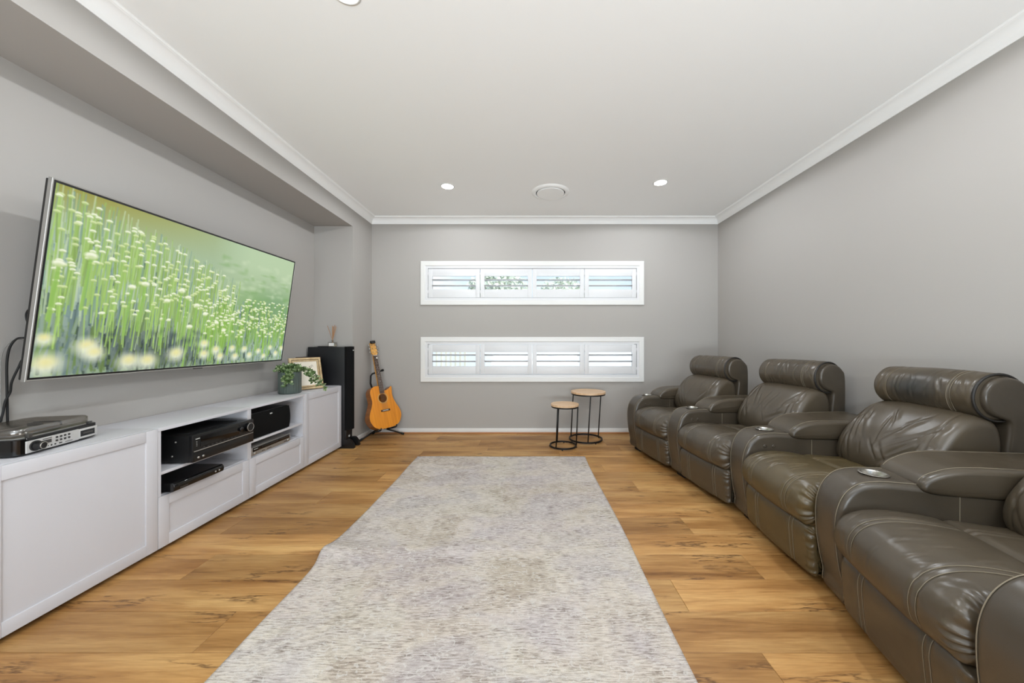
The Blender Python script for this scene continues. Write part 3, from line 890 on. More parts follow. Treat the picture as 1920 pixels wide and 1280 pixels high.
def record_player():
    # local: x = front normal, y = along the front (near end -> far end)
    A, B = Vector((-1.992, 1.368)), Vector((-2.070, 1.672))
    d = (B - A); W = d.length; d.normalize()
    ang = math.atan2(-d.x, d.y)
    D = 0.235
    t = tag(empty('record_player', (A.x, A.y, CZ1), ang), 'black and silver record player with smoked clear lid on the near cabinet', 'record player')
    pts = [(x - D / 2, y_ + W / 2) for x, y_ in rounded_rect(D, W + 0.02, 0.03)]
    auto_smooth(prism(pts, 0.006, 0.070, 0.003).build('body', M_blackgloss, t))
    for (fx, fy) in ((-0.04, 0.03), (-0.04, W - 0.03), (-D + 0.04, 0.03), (-D + 0.04, W - 0.03)):
        MB().lathe([(0.012, 0), (0.012, 0.008)], 14, (fx, fy, 0)).build('foot', M_rubber, t, True)
    fp = box('front_panel', (-0.004, 0.012, 0.010), (0.003, W * 0.70, 0.058), simple('satin_aluminium', c(205, 203, 200), 0.4, 0.3), t, bev=0.0012)
    cas = box('cassette_frame', (-0.004, W * 0.70, 0.012), (0.0025, W - 0.006, 0.056), bpy.data.materials['satin_aluminium'], t, bev=0.001)
    box('cassette_slot', (0.002, W * 0.725, 0.021), (0.0034, W - 0.020, 0.047), M_blackgloss, cas)
    box('lettering', (0.003, W * 0.76, 0.031), (0.0038, W * 0.91, 0.037), M_gunmetal, cas)
    Mx = Matrix.Rotation(R(90), 4, 'Y')
    kn = auto_smooth(MB().lathe([(0.021, 0), (0.021, 0.005), (0.017, 0.006), (0.0165, 0.026), (0.015, 0.028), (0, 0.028)], 30).build('tuning_knob', M_black, t, True, Matrix.Translation((0.003, 0.042, 0.034)) @ Mx))
    MB().tube([(0.031, 0.042 + 0.0135 * math.cos(a), 0.034 + 0.0135 * math.sin(a)) for a in np.linspace(0, 2 * math.pi, 28, endpoint=False)], 0.0015, 6, True).build('chrome_ring', M_chrome, kn, True)
    box('display', (0.0025, 0.070, 0.032), (0.0042, 0.103, 0.046), M_gunmetal, t)
    box('brand_lettering', (0.0028, 0.070, 0.050), (0.0038, 0.105, 0.0525), M_inkdark, t)
    box('slot', (0.0025, 0.074, 0.018), (0.004, 0.092, 0.0225), M_black, t)
    box('slot', (0.0028, 0.160, 0.0165), (0.0038, 0.190, 0.0185), M_inkdark, t)
    box('port', (0.0028, 0.134, 0.0165), (0.004, 0.146, 0.0215), M_gunmetal, t)
    for yy in (0.103, 0.118):
        MB().lathe([(0.003, 0), (0.003, 0.002), (0, 0.002)], 12).build('socket', M_inkdark, t, True, Matrix.Translation((0.0025, yy, 0.0195)) @ Mx)
    for i in range(4):
        for j in range(2):
            MB().lathe([(0.0042, 0), (0.0042, 0.003), (0, 0.004)], 12).build('button', M_inkdark, t, True, Matrix.Translation((0.0025, 0.124 + i * 0.017, 0.033 + j * 0.014)) @ Mx)
    # deck: platter, tone arm
    auto_smooth(prism([(x - D / 2, y_ + W / 2) for x, y_ in rounded_rect(D - 0.02, W - 0.002, 0.03)], 0.0695, 0.0725, 0.0008).build('deck', simple('grey_deck', c(150, 148, 144), 0.4), t))  # plate coloured grey to imitate the haze reflected in the lid
    MB().lathe([(0, 0.0725), (0.098, 0.0725), (0.100, 0.076), (0.012, 0.078), (0.0, 0.078)], 48, (-D / 2, W * 0.42, 0)).build('platter', M_gunmetal, t, True)
    MB().tube([(-D + 0.03, W * 0.90, 0.088), (-0.10, W * 0.86, 0.088), (-0.06, W * 0.70, 0.084)], 0.004, 8).build('tone_arm', M_black, t, True)
    box('arm_base', (-D + 0.015, W * 0.86, 0.070), (-D + 0.05, W * 0.95, 0.086), M_black, t, bev=0.002)
    # lid: thin-walled box with rounded plan
    po = [(x - D / 2 - 0.002, y_ + W * 0.47) for x, y_ in rounded_rect(D - 0.012, W * 0.97, 0.035)]
    n = len(po)
    v = [(p[0], p[1], 0.0755) for p in po] + [(p[0], p[1], 0.104) for p in po] + [(-D / 2 + (p[0] + D / 2) * 0.96, W * 0.47 + (p[1] - W * 0.47) * 0.96, 0.110) for p in po]
    f = [(i * n + k, i * n + (k + 1) % n, (i + 1) * n + (k + 1) % n, (i + 1) * n + k) for i in range(2) for k in range(n)] + [tuple(2 * n + k for k in range(n))]
    lid = auto_smooth(mobj('lid', v, f, M_lid, t), 50)
    sd = lid.modifiers.new('thickness', 'SOLIDIFY'); sd.thickness = 0.0025
    box('lid_hinge', (-0.010, 0.020, 0.070), (0.002, 0.034, 0.086), M_gunmetal, t, bev=0.001)
    box('lid_hinge', (-0.010, W * 0.86, 0.070), (0.002, W * 0.86 + 0.014, 0.082), M_gunmetal, t, bev=0.001)
record_player()

# ------------------------------------------------------------------ television
def srgb2lin(a): return np.where(a <= 0.04045, a / 12.92, ((a + 0.055) / 1.055) ** 2.4)
def paint_meadow(w, h):
    """the picture on the screen: a meadow of pale button flowers, painted as colours"""
    yy, xx = np.mgrid[0:h, 0:w].astype(float)
    u, v = xx / w, 1 - yy / h                      # v up
    img = np.zeros((h, w, 3))
    def C(*a): return np.array(a, float) / 255
    # blurred ground
    base = C(160, 184, 146)[None, None] * np.ones((h, w, 1))
    tl = np.clip((v - 0.80) / 0.2, 0, 1) * np.clip((0.62 - u) / 0.5, 0, 1)
    base = base * (1 - tl[..., None]) + C(158, 156, 70) * tl[..., None]
    tr = np.clip((v - 0.55) / 0.3, 0, 1) * np.clip((u - 0.50) / 0.2, 0, 1)
    base = base * (1 - tr[..., None]) + C(176, 200, 158) * tr[..., None]
    mid = np.exp(-((v - 0.52) / 0.14) ** 2) * np.clip((u - 0.55) / 0.2, 0, 1) * 0.8
    base = base * (1 - mid[..., None]) + C(128, 176, 96) * mid[..., None]
    bl = np.exp(-((u - 0.30) / 0.34) ** 2 - ((v - 0.24) / 0.22) ** 2) * 0.85
    base = base * (1 - bl[..., None]) + C(84, 104, 100) * bl[..., None]
    rb = np.exp(-((u - 0.9) / 0.14) ** 2 - ((v - 0.42) / 0.2) ** 2) * 0.55
    base = base * (1 - rb[..., None]) + C(110, 142, 136) * rb[..., None]
    img[:] = base
    g = np.random.default_rng(5)
    def seg(x0, y0, x1, y1, r0, col, a, soft=0.8):
        X0, X1 = int(max(0, min(x0, x1) - r0 - 2)), int(min(w, max(x0, x1) + r0 + 3))
        Y0, Y1 = int(max(0, min(y0, y1) - r0 - 2)), int(min(h, max(y0, y1) + r0 + 3))
        if X1 <= X0 or Y1 <= Y0: return
        px, py = xx[Y0:Y1, X0:X1], yy[Y0:Y1, X0:X1]
        dx, dy = x1 - x0, y1 - y0
        t = np.clip(((px - x0) * dx + (py - y0) * dy) / (dx * dx + dy * dy + 1e-9), 0, 1)
        d = np.hypot(px - x0 - t * dx, py - y0 - t * dy)
        m = (np.clip((r0 + soft - d) / (2 * soft), 0, 1) * a)[..., None]
        img[Y0:Y1, X0:X1] = img[Y0:Y1, X0:X1] * (1 - m) + col * m
    def blob(x, y_, rx, ry, col, a, soft):
        X0, X1 = int(max(0, x - rx * 1.6 - 2)), int(min(w, x + rx * 1.6 + 3))
        Y0, Y1 = int(max(0, y_ - ry * 1.6 - 2)), int(min(h, y_ + ry * 1.6 + 3))
        if X1 <= X0 or Y1 <= Y0: return
        d = np.hypot((xx[Y0:Y1, X0:X1] - x) / rx, (yy[Y0:Y1, X0:X1] - y_) / ry)
        m = (np.clip((1 + soft - d) / (2 * soft), 0, 1) * a)[..., None]
        img[Y0:Y1, X0:X1] = img[Y0:Y1, X0:X1] * (1 - m) + col * m
    S = w / 560.0
    # hazy bokeh at the upper right
    for k in range(90):
        x = (0.55 + 0.45 * g.random()) * w; y_ = (0.12 + 0.32 * g.random()) * h
        blob(x, y_, (4 + 8 * g.random()) * S, (2 + 4 * g.random()) * S, C(196, 214, 176) if g.random() < 0.6 else C(120, 168, 92), 0.35, 0.9)
    # grey-blue lavender-like leaves
    for k in range(4200):
        x = g.random() * w
        top = 0.30 + 0.35 * (x / w)
        y1 = (top + (1 - top) * g.random() ** 0.8) * h
        L_ = (12 + 26 * g.random()) * S * (1.25 - 0.6 * x / w)
        dx = g.normal(0, 3.5) * S
        q = g.random()
        dark = np.exp(-((x / w - 0.32) / 0.3) ** 2) * np.clip((y1 / h - 0.55) / 0.3, 0, 1)
        col = C(160, 184, 170) if q < 0.42 else (C(126, 154, 154) if q < 0.64 else (C(140, 176, 96) if q < 0.88 else C(74, 96, 88)))
        col = col * (1 - 0.35 * dark)
        seg(x, y1, x + dx, y1 - L_, (1.0 + 1.3 * g.random()) * S * (1.2 - 0.5 * x / w), col, 0.75)
    # bright stems, each with a pale flower button
    def stem_field(n, x_lo, x_hi, top_f, size, lens, cg):
        order = sorted([(g.random(), g.random(), g.random(), g.random()) for _ in range(n)], key=lambda q: q[1])
        for a, b, c_, d_ in order:
            x = (x_lo + (x_hi - x_lo) * a) * w
            y_t = (top_f(a) + 0.46 * b * (1 - top_f(a))) * h
            ln = (lens * (0.6 + 0.8 * c_)) * h
            lean = (d_ - 0.5) * 0.16 * ln
            seg(x - lean, y_t + ln, x, y_t, size * 0.24 * S, C(*cg) * (0.88 + 0.25 * c_), 0.85)
            blob(x, y_t, size * S, size * 0.58 * S, C(206, 222, 158) if d_ < 0.45 else C(232, 238, 208), 0.95, 0.25)
            blob(x, y_t + size * 0.42 * S, size * 0.8 * S, size * 0.35 * S, C(150, 182, 96), 0.6, 0.4)
    for k in range(700):                            # fine pale stems behind
        a = g.random(); x = a * 0.66 * w; y_t = (-0.06 + 0.36 * a + 0.5 * g.random()) * h; ln_ = (0.12 + 0.2 * g.random()) * h
        q = g.random()
        seg(x + g.normal(0, 0.05) * ln_, y_t + ln_, x, y_t, (0.5 + 0.8 * g.random()) * S, C(188, 208, 166) if q < 0.4 else (C(150, 188, 92) if q < 0.75 else C(128, 160, 140)), 0.7)
    stem_field(210, 0.0, 0.64, lambda a: 0.01 + 0.30 * a, 4.6, 0.24, (150, 186, 92))
    stem_field(75, 0.0, 0.60, lambda a: 0.34 + 0.1 * a, 4.2, 0.20, (152, 190, 92))
    stem_field(210, 0.55, 1.0, lambda a: 0.44, 3.8, 0.14, (122, 170, 66))
    stem_field(110, 0.50, 1.0, lambda a: 0.58, 4.6, 0.16, (132, 180, 66))
    for (x, y_, r_) in ((0.10, 0.33, 9), (0.26, 0.44, 7), (0.22, 0.47, 6.5), (0.39, 0.45, 7.5), (0.42, 0.49, 6.5), (0.46, 0.54, 7), (0.50, 0.60, 6), (0.34, 0.53, 6.5), (0.44, 0.70, 7), (0.56, 0.66, 6), (0.60, 0.72, 6), (0.64, 0.62, 5.5), (0.03, 0.40, 8)):
        seg(x * w, y_ * h, x * w - 4 * S, (y_ + 0.3) * h, 2.6 * S, C(142, 190, 82), 0.8)
        blob(x * w, y_ * h, r_ * S, r_ * 0.62 * S, C(236, 240, 214), 0.97, 0.3)
        blob(x * w, (y_ + 0.012) * h, r_ * 0.8 * S, r_ * 0.4 * S, C(176, 200, 122), 0.6, 0.5)
    # dark gaps near the lower left
    for k in range(26):
        x = (0.18 + 0.34 * g.random()) * w; y_ = (0.72 + 0.2 * g.random()) * h
        blob(x, y_, (2 + 5 * g.random()) * S, (3 + 6 * g.random()) * S, C(58, 72, 80), 0.35, 0.7)
    # soft foreground blooms along the bottom
    for (x, y_, r_) in ((0.03, 0.93, 20), (0.12, 0.84, 17), (0.14, 0.88, 15), (0.24, 0.935, 18), (0.30, 0.94, 18), (0.40, 0.90, 17), (0.515, 0.83, 11), (0.52, 0.91, 12), (0.575, 0.88, 11), (0.60, 0.935, 11), (0.66, 0.87, 9), (0.68, 0.94, 10), (0.73, 0.88, 9), (0.765, 0.935, 9), (0.82, 0.90, 8), (0.86, 0.95, 8), (0.90, 0.87, 8), (0.945, 0.93, 9), (0.985, 0.88, 8), (0.02, 0.80, 11)):
        blob(x * w, y_ * h, r_ * S, r_ * 0.85 * S, C(232, 236, 208), 0.85, 0.55)
        blob(x * w, (y_ - 0.012) * h, r_ * 0.55 * S, r_ * 0.42 * S, C(236, 222, 130), 0.6, 0.7)
    lum = img.mean(-1, keepdims=True)
    img = lum + (img - lum) * 0.86
    return np.clip((img - 0.5) * 1.08 + 0.5, 0, 1)
def television():
    Wd, Hd = 1.583, 0.894
    up = Vector((0.122, 0, 0.886)).normalized(); ax = Vector((0, 1, 0)); ay = up.cross(ax)
    M = Matrix(((ax.x, ay.x, up.x, -2.115), (ax.y, ay.y, up.y, 2.29), (ax.z, ay.z, up.z, 1.388), (0, 0, 0, 1)))
    t = tag(empty('television', (0, 0, 0)), 'large flat television tilted forward on the wall showing a flower meadow', 'television')
    t.matrix_world = M
    hw, hh = Wd / 2, Hd / 2
    box('back_case', (-hw + 0.004, 0.010, -hh + 0.004), (hw - 0.004, 0.032, hh - 0.004), M_black, t, bev=0.004)
    box('rear_bulge', (-hw * 0.7, 0.032, -hh * 0.85), (hw * 0.7, 0.058, hh * 0.25), M_black, t, bev=0.012)
    mb = MB(); ring_boxes(mb, -hw, hw, -hh, hh, 0.007, -0.004, 0.014, 0.0015)
    auto_smooth(mb.build('silver_frame', M_silver, t))
    mb = MB(); ring_boxes(mb, -hw + 0.006, hw - 0.006, -hh + 0.006, hh - 0.006, 0.010, -0.001, 0.010, 0.0005)
    mb.build('black_bezel', M_black, t)
    box('sensor_bar', (-0.03, -0.006, -hh - 0.005), (0.03, 0.004, -hh + 0.002), M_gunmetal, t, bev=0.001)
    # the lit picture: a flat sheet of coloured cells
    w, h = 600, 336
    img = paint_meadow(w, h)
    sx, sz = hw - 0.014, hh - 0.014
    gx = np.linspace(-sx, sx, w); gz = np.linspace(sz, -sz, h)
    X, Z = np.meshgrid(gx, gz)
    co = np.stack([X, np.zeros_like(X), Z], -1).reshape(-1, 3).astype(np.float32)
    idx = np.arange(w * h).reshape(h, w)
    q = np.stack([idx[:-1, :-1], idx[1:, :-1], idx[1:, 1:], idx[:-1, 1:]], -1).reshape(-1, 4)
    me = bpy.data.meshes.new('screen')
    me.vertices.add(w * h); me.vertices.foreach_set('co', co.ravel())
    me.loops.add(q.size); me.loops.foreach_set('vertex_index', q.ravel().astype(np.int32))
    me.polygons.add(len(q)); me.polygons.foreach_set('loop_start', np.arange(0, q.size, 4, dtype=np.int32))
    me.polygons.foreach_set('loop_total', np.full(len(q), 4, np.int32))
    me.update(); me.validate()
    at = me.attributes.new('picture', 'FLOAT_COLOR', 'POINT')
    rgba = np.ones((w * h, 4), np.float32); rgba[:, :3] = srgb2lin(img).reshape(-1, 3)
    at.data.foreach_set('color', rgba.ravel())
    m, nt, b = new_mat('screen_picture')
    a = N(nt, 'ShaderNodeAttribute', attribute_name='picture')
    b.inputs['Base Color'].default_value = (0.01, 0.01, 0.01, 1); b.inputs['Roughness'].default_value = 0.25
    b.inputs['Specular IOR Level'].default_value = 0.25
    nt.links.new(a.outputs['Color'], b.inputs['Emission Color']); b.inputs['Emission Strength'].default_value = 0.95
    me.materials.append(m)
    o = bpy.data.objects.new('screen', me); COL.objects.link(o); o.parent = t
    o.location = (0, 0.0005, 0)
    # wall bracket
    br = MB().box((-0.22, 0.058, -0.20), (-0.17, 0.075, 0.24)).box((0.17, 0.058, -0.20), (0.22, 0.075, 0.24))
    bo = br.build('bracket', M_blackmetal, t)
    MB().tube([(0, 0.075, 0.05), (0, 0.16, 0.03)], 0.03, 12).build('bracket_arm', M_blackmetal, t, True)
television()
box_plate = tag(box('wall_mount_plate', (XL_REC, 2.02, 1.22), (XL_REC + 0.03, 2.56, 1.56), M_blackmetal), 'black mounting plate on the wall behind the television', 'wall mount')

def wall_pt(x, y_, X=-2.275):
    Y = X * 650 / (x - 988)
    return (X, Y, ZC - (y_ - 640) * Y / 650)
def cable(name, pix, Xs, label, r=0.004, mat=M_rubber):
    pts = [wall_pt(p[0], p[1], X_) for p, X_ in zip(pix, Xs)]
    pts = smooth_curve(pts, 60)
    return tag(MB().tube(pts, r, 8).build(name, mat, smooth=True), label, 'cable')
cable('power_cable', [(60, 634), (43, 633), (30, 636), (18, 652), (13, 680), (13, 720), (14, 784), (15, 798)], [-2.235, -2.24, -2.26, -2.28, -2.29, -2.295, -2.298, -2.298], 'black cable hanging straight down the wall from behind the television')
cable('signal_cable', [(62, 664), (44, 672), (34, 690), (22, 716), (19, 735), (10, 752), (6, 772), (0, 792)], [-2.235, -2.24, -2.25, -2.265, -2.28, -2.29, -2.295, -2.298], 'black cable slanting down towards the record player')
cable('loop_cable', [(62, 576), (54, 580), (49, 588), (50, 600), (57, 612), (64, 616)], [-2.17, -2.20, -2.215, -2.215, -2.20, -2.17], 'short looped black cable at the television edge', 0.003)
cable('thin_cable', [(60, 640), (30, 636), (12, 648), (3, 668), (2, 700), (2, 740), (4, 790)], [-2.22, -2.27, -2.29, -2.30, -2.305, -2.305, -2.305], 'thin grey cable lying against the wall left of the black ones', 0.002, simple('grey_cable', c(120, 118, 114), 0.6))

# ------------------------------------------------------------------ tower speaker
def tower():
    t = tag(empty('tower_speaker', (-2.297, 3.634, 0)), 'tall black floor standing loudspeaker in the recess corner', 'loudspeaker')
    D, W, H = 0.385, 0.128, 1.062
    box('cabinet', (0.0, 0, 0.030), (D, W, H), M_vinyl, t, bev=0.004)
    # curved grille
    n, g = 14, MB()
    z0, z1 = 0.19, H + 0.004
    for k in range(n):
        y0, y1 = k / n, (k + 1) / n
        def bx(a): return D + 0.016 + 0.036 * math.sin(math.pi * min(1, 0.08 + a * 0.84)) + 0.012 * a
        v = [(D, y0 * W, z0), (bx(y0), y0 * W, z0), (bx(y1), y1 * W, z0), (D, y1 * W, z0),
             (D, y0 * W, z1), (bx(y0), y0 * W, z1), (bx(y1), y1 * W, z1), (D, y1 * W, z1)]
        g.add(v, [(3, 2, 1, 0), (4, 5, 6, 7), (1, 2, 6, 5)] + ([(0, 1, 5, 4)] if k == 0 else []) + ([(2, 3, 7, 6)] if k == n - 1 else []))
    auto_smooth(g.build('grille', M_grille, t))
    box('lower_baffle', (D, 0.002, 0.045), (D + 0.016, W - 0.002, 0.186), M_black, t, bev=0.003)
    box('brand_badge', (D + 0.040, W * 0.45, H - 0.040), (D + 0.060, W * 0.45 + 0.022, H - 0.030), M_ink, t)
    MB().tube([(D + 0.012, W * 0.5, 0.115), (D + 0.020, W * 0.5, 0.115)], 0.012, 16).build('port_badge', M_ink, t, True)
    box('top_cap', (0.10, 0.004, H), (0.20, W - 0.004, H + 0.008), M_black, t, bev=0.003)
    for yy in (-0.008, W - 0.026):
        pr = [(-0.01, 0.0), (D + 0.100, 0.0), (D + 0.102, 0.012), (D + 0.090, 0.05), (D + 0.065, 0.085), (D + 0.042, 0.095), (D + 0.001, 0.09), (D + 0.001, 0.030), (-0.01, 0.030)]
        k = len(pr)
        v = [(p[0], y_, p[1]) for y_ in (yy, yy + 0.036) for p in pr]
        f = [(i, (i + 1) % k, k + (i + 1) % k, k + i) for i in range(k)] + [tuple(range(k - 1, -1, -1)), tuple(range(k, 2 * k))]
        o = mobj('foot', v, f, M_black, t); auto_smooth(o)
tower()

# --- reed diffuser on the speaker
def diffuser():
    t = tag(empty('reed_diffuser', (-2.075, 3.700, 1.062)), 'small glass reed diffuser with white label on top of the tower speaker', 'diffuser')
    Mg = clear('clear_glass', (0.90, 0.91, 0.90, 1), 0.18, 0.05)
    auto_smooth(MB().box((-0.038, -0.026, 0.001), (0.038, 0.026, 0.052), 0.006).build('bottle', Mg, t))
    box('liquid', (-0.033, -0.021, 0.005), (0.033, 0.021, 0.026), simple('pale_oil', c(196, 182, 160), 0.2), t, bev=0.004)
    box('label_sticker', (-0.024, -0.0285, 0.010), (0.030, -0.0265, 0.042), M_label, t)
    MB().lathe([(0.010, 0.050), (0.010, 0.070), (0.013, 0.070), (0.013, 0.074), (0.007, 0.074), (0.007, 0.05)], 18, caps=False).build('neck', Mg, t, True)
    rr = random.Random(3)
    for k in range(8):
        a = rr.uniform(0, 2 * math.pi); s = rr.uniform(0.25, 1.0)
        tx, ty = -0.01 + 0.045 * math.cos(a) * s * 1.2, 0.03 * math.sin(a) * s
        MB().tube([(-tx * 0.25, -ty * 0.25, 0.010), (0, 0, 0.07), (tx, ty, 0.225 + rr.uniform(-0.02, 0.015))], 0.0022, 6).build('reed', M_reed, t, True)
diffuser()

# ------------------------------------------------------------------ plant, picture frame, dark box on the far cabinet
def plant():
    t = tag(empty('potted_plant', (-2.098, 3.068, CZ1)), 'trailing leafy plant in a ribbed grey-green glass pot', 'plant')
    m, nt, b = new_mat('ribbed_green_glass')
    b.inputs['Base Color'].default_value = c(92, 104, 98); b.inputs['Roughness'].default_value = 0.18
    b.inputs['Transmission Weight'].default_value = 0.25; b.inputs['IOR'].default_value = 1.45
    rp = lambda a: 1 + 0.014 * math.cos(26 * a)
    MB().lathe([(0.0, 0.0), (0.080, 0.0), (0.087, 0.010), (0.087, 0.180), (0.085, 0.190), (0.080, 0.190), (0.078, 0.15), (0.0, 0.15)], 156, rmod=rp).build('pot', m, t, True)
    MB().lathe([(0.0, 0.165), (0.070, 0.160), (0.070, 0.152), (0, 0.152)], 24).build('soil', simple('potting_soil', c(52, 42, 34), 0.95, bump=0.6, bscale=120), t)
    ml, nt, b = new_mat('variegated_leaf')
    geo = N(nt, 'ShaderNodeTexCoord'); nz = N(nt, 'ShaderNodeTexNoise', Scale=38.0, Detail=2.0)
    r = N(nt, 'ShaderNodeValToRGB'); e = r.color_ramp.elements
    e[0].position, e[0].color = 0.36, c(58, 84, 44); e[1].position, e[1].color = 0.66, c(178, 190, 150)
    x = e.new(0.52); x.color = c(98, 122, 72)
    nt.links.new(geo.outputs['Object'], nz.inputs['Vector']); nt.links.new(nz.outputs['Fac'], r.inputs[0]); nt.links.new(r.outputs[0], b.inputs['Base Color'])
    b.inputs['Roughness'].default_value = 0.45
    rr = random.Random(9)
    leaves = MB()
    def leaf(p, d, s):
        d = Vector(d).normalized()
        side = d.cross(Vector((rr.gauss(0, 1), rr.gauss(0, 1), rr.gauss(0, 1))))
        if side.length < 1e-3: side = Vector((1, 0, 0))
        side.normalize(); nrm = d.cross(side)
        p = Vector(p)
        a = [p, p + d * s * 0.35 + side * s * 0.36 + nrm * s * 0.08, p + d * s * 0.75 + side * s * 0.28 + nrm * s * 0.06, p + d * s, p + d * s * 0.75 - side * s * 0.28 + nrm * s * 0.06, p + d * s * 0.35 - side * s * 0.36 + nrm * s * 0.08, p + d * s * 0.55]
        leaves.add(a, [(0, 1, 6), (1, 2, 6), (2, 3, 6), (3, 4, 6), (4, 5, 6), (5, 0, 6)])
    vines = []
    for k in range(34):
        a = rr.uniform(0, 2 * math.pi); q = rr.uniform(0.2, 1.0)
        vines.append([(0.03 * math.cos(a), 0.03 * math.sin(a), 0.15), (0.06 * q * math.cos(a), 0.06 * q * math.sin(a), 0.20 + 0.03 * rr.random()), (0.095 * q * math.cos(a), 0.095 * q * math.sin(a), 0.195 + 0.045 * rr.random())])
    # trails to the right, in front of the frame
    vines += [[(0.02, 0.0, 0.16), (0.07, -0.02, 0.225), (0.15, 0.0, 0.215), (0.22, 0.02, 0.16), (0.265, 0.03, 0.09), (0.29, 0.03, 0.035)],
              [(0.03, 0.01, 0.16), (0.09, -0.01, 0.215), (0.17, 0.01, 0.19), (0.225, 0.01, 0.13), (0.24, 0.02, 0.07)],
              [(0.03, -0.01, 0.16), (0.08, -0.03, 0.22), (0.14, -0.02, 0.20), (0.19, -0.01, 0.15), (0.205, 0.0, 0.10)],
              [(0.02, -0.03, 0.16), (0.035, -0.075, 0.20), (0.03, -0.098, 0.165), (0.028, -0.10, 0.12), (0.03, -0.10, 0.075)],
              [(0.03, -0.03, 0.16), (0.055, -0.07, 0.195), (0.058, -0.085, 0.15), (0.06, -0.088, 0.10)]]
    vb = MB()
    for vn in vines:
        cv = smooth_curve(vn, 6 * len(vn))
        vb.tube(cv, 0.0014, 5)
        for i, p in enumerate(cv[3:]):
            for _ in range(2 if len(vn) > 3 else 2):
                d = Vector((rr.gauss(0, 1), rr.gauss(0, 1), rr.gauss(0.1, 0.8)))
                leaf(p, d, rr.uniform(0.024, 0.040))
    vb.build('vine_stems', simple('vine_green', c(96, 112, 66), 0.6), t, True)
    lo_ = leaves.build('foliage', ml, t); lo_['kind'] = 'stuff'
plant()

def picture_frame():
    Bp = Vector((-1.990, 3.392, CZ1)); left = Vector((-0.57, -0.82, 0)).normalized(); nrm = Vector((0.82, -0.57, 0))
    Wd, Hd = 0.275, 0.305
    lean = R(15)
    up = (Vector((0, 0, 1)) * math.cos(lean) - nrm * math.sin(lean)).normalized()
    ax = -left; az = up; ay = az.cross(ax)
    org = Bp + left * Wd / 2
    M = Matrix(((ax.x, ay.x, az.x, org.x), (ax.y, ay.y, az.y, org.y), (ax.z, ay.z, az.z, org.z + 0.005), (0, 0, 0, 1)))
    t = tag(empty('picture_frame'), 'gold edged picture frame leaning behind the potted plant', 'picture frame')
    t.matrix_world = M
    hw = Wd / 2
    mb = MB(); ring_boxes(mb, -hw, hw, 0, Hd, 0.020, -0.012, 0.012, 0.004); auto_smooth(mb.build('outer_moulding', M_gold, t))
    mb = MB(); ring_boxes(mb, -hw + 0.019, hw - 0.019, 0.019, Hd - 0.019, 0.005, -0.008, 0.010, 0.001); mb.build('dark_inlay', simple('frame_dark_line', c(74, 60, 44), 0.5), t)
    mb = MB(); ring_boxes(mb, -hw + 0.023, hw - 0.023, 0.023, Hd - 0.023, 0.014, -0.009, 0.010, 0.003); auto_smooth(mb.build('inner_moulding', M_gold, t))
    box('print', (-hw + 0.035, -0.002, 0.035), (hw - 0.035, 0.002, Hd - 0.035), M_paper, t)
    sc_ = smooth_curve([(0.028, -0.0026, 0.215), (0.040, -0.0026, 0.222), (0.034, -0.0026, 0.205), (0.052, -0.0026, 0.212), (0.047, -0.0026, 0.226), (0.060, -0.0026, 0.230), (0.064, -0.0026, 0.214)], 36)
    MB().tube(sc_, 0.0012, 5).build('pen_flourish', M_inkdark, t, True)
    box('backing', (-hw + 0.01, 0.010, 0.01), (hw - 0.01, 0.013, Hd - 0.01), M_darkwood, t)
    Ms = Matrix.Translation((0, 0.013, Hd * 0.55)) @ Matrix.Rotation(R(30), 4, 'X')
    MB().box((-0.02, 0, -0.158), (0.02, 0.003, 0), M=Ms).build('easel_strut', M_darkwood, t)
picture_frame()
db = tag(empty('keepsake_box', (-2.19, 3.50, CZ1)), 'dark maroon box standing behind the gold picture frame', 'box')
auto_smooth(MB().box((-0.10, -0.06, 0.0), (0.07, 0.06, 0.272), 0.004).build('body', M_darkwood, db))
auto_smooth(MB().box((-0.105, -0.065, 0.272), (0.075, 0.065, 0.300), 0.004).build('lid', M_darkwood, db))

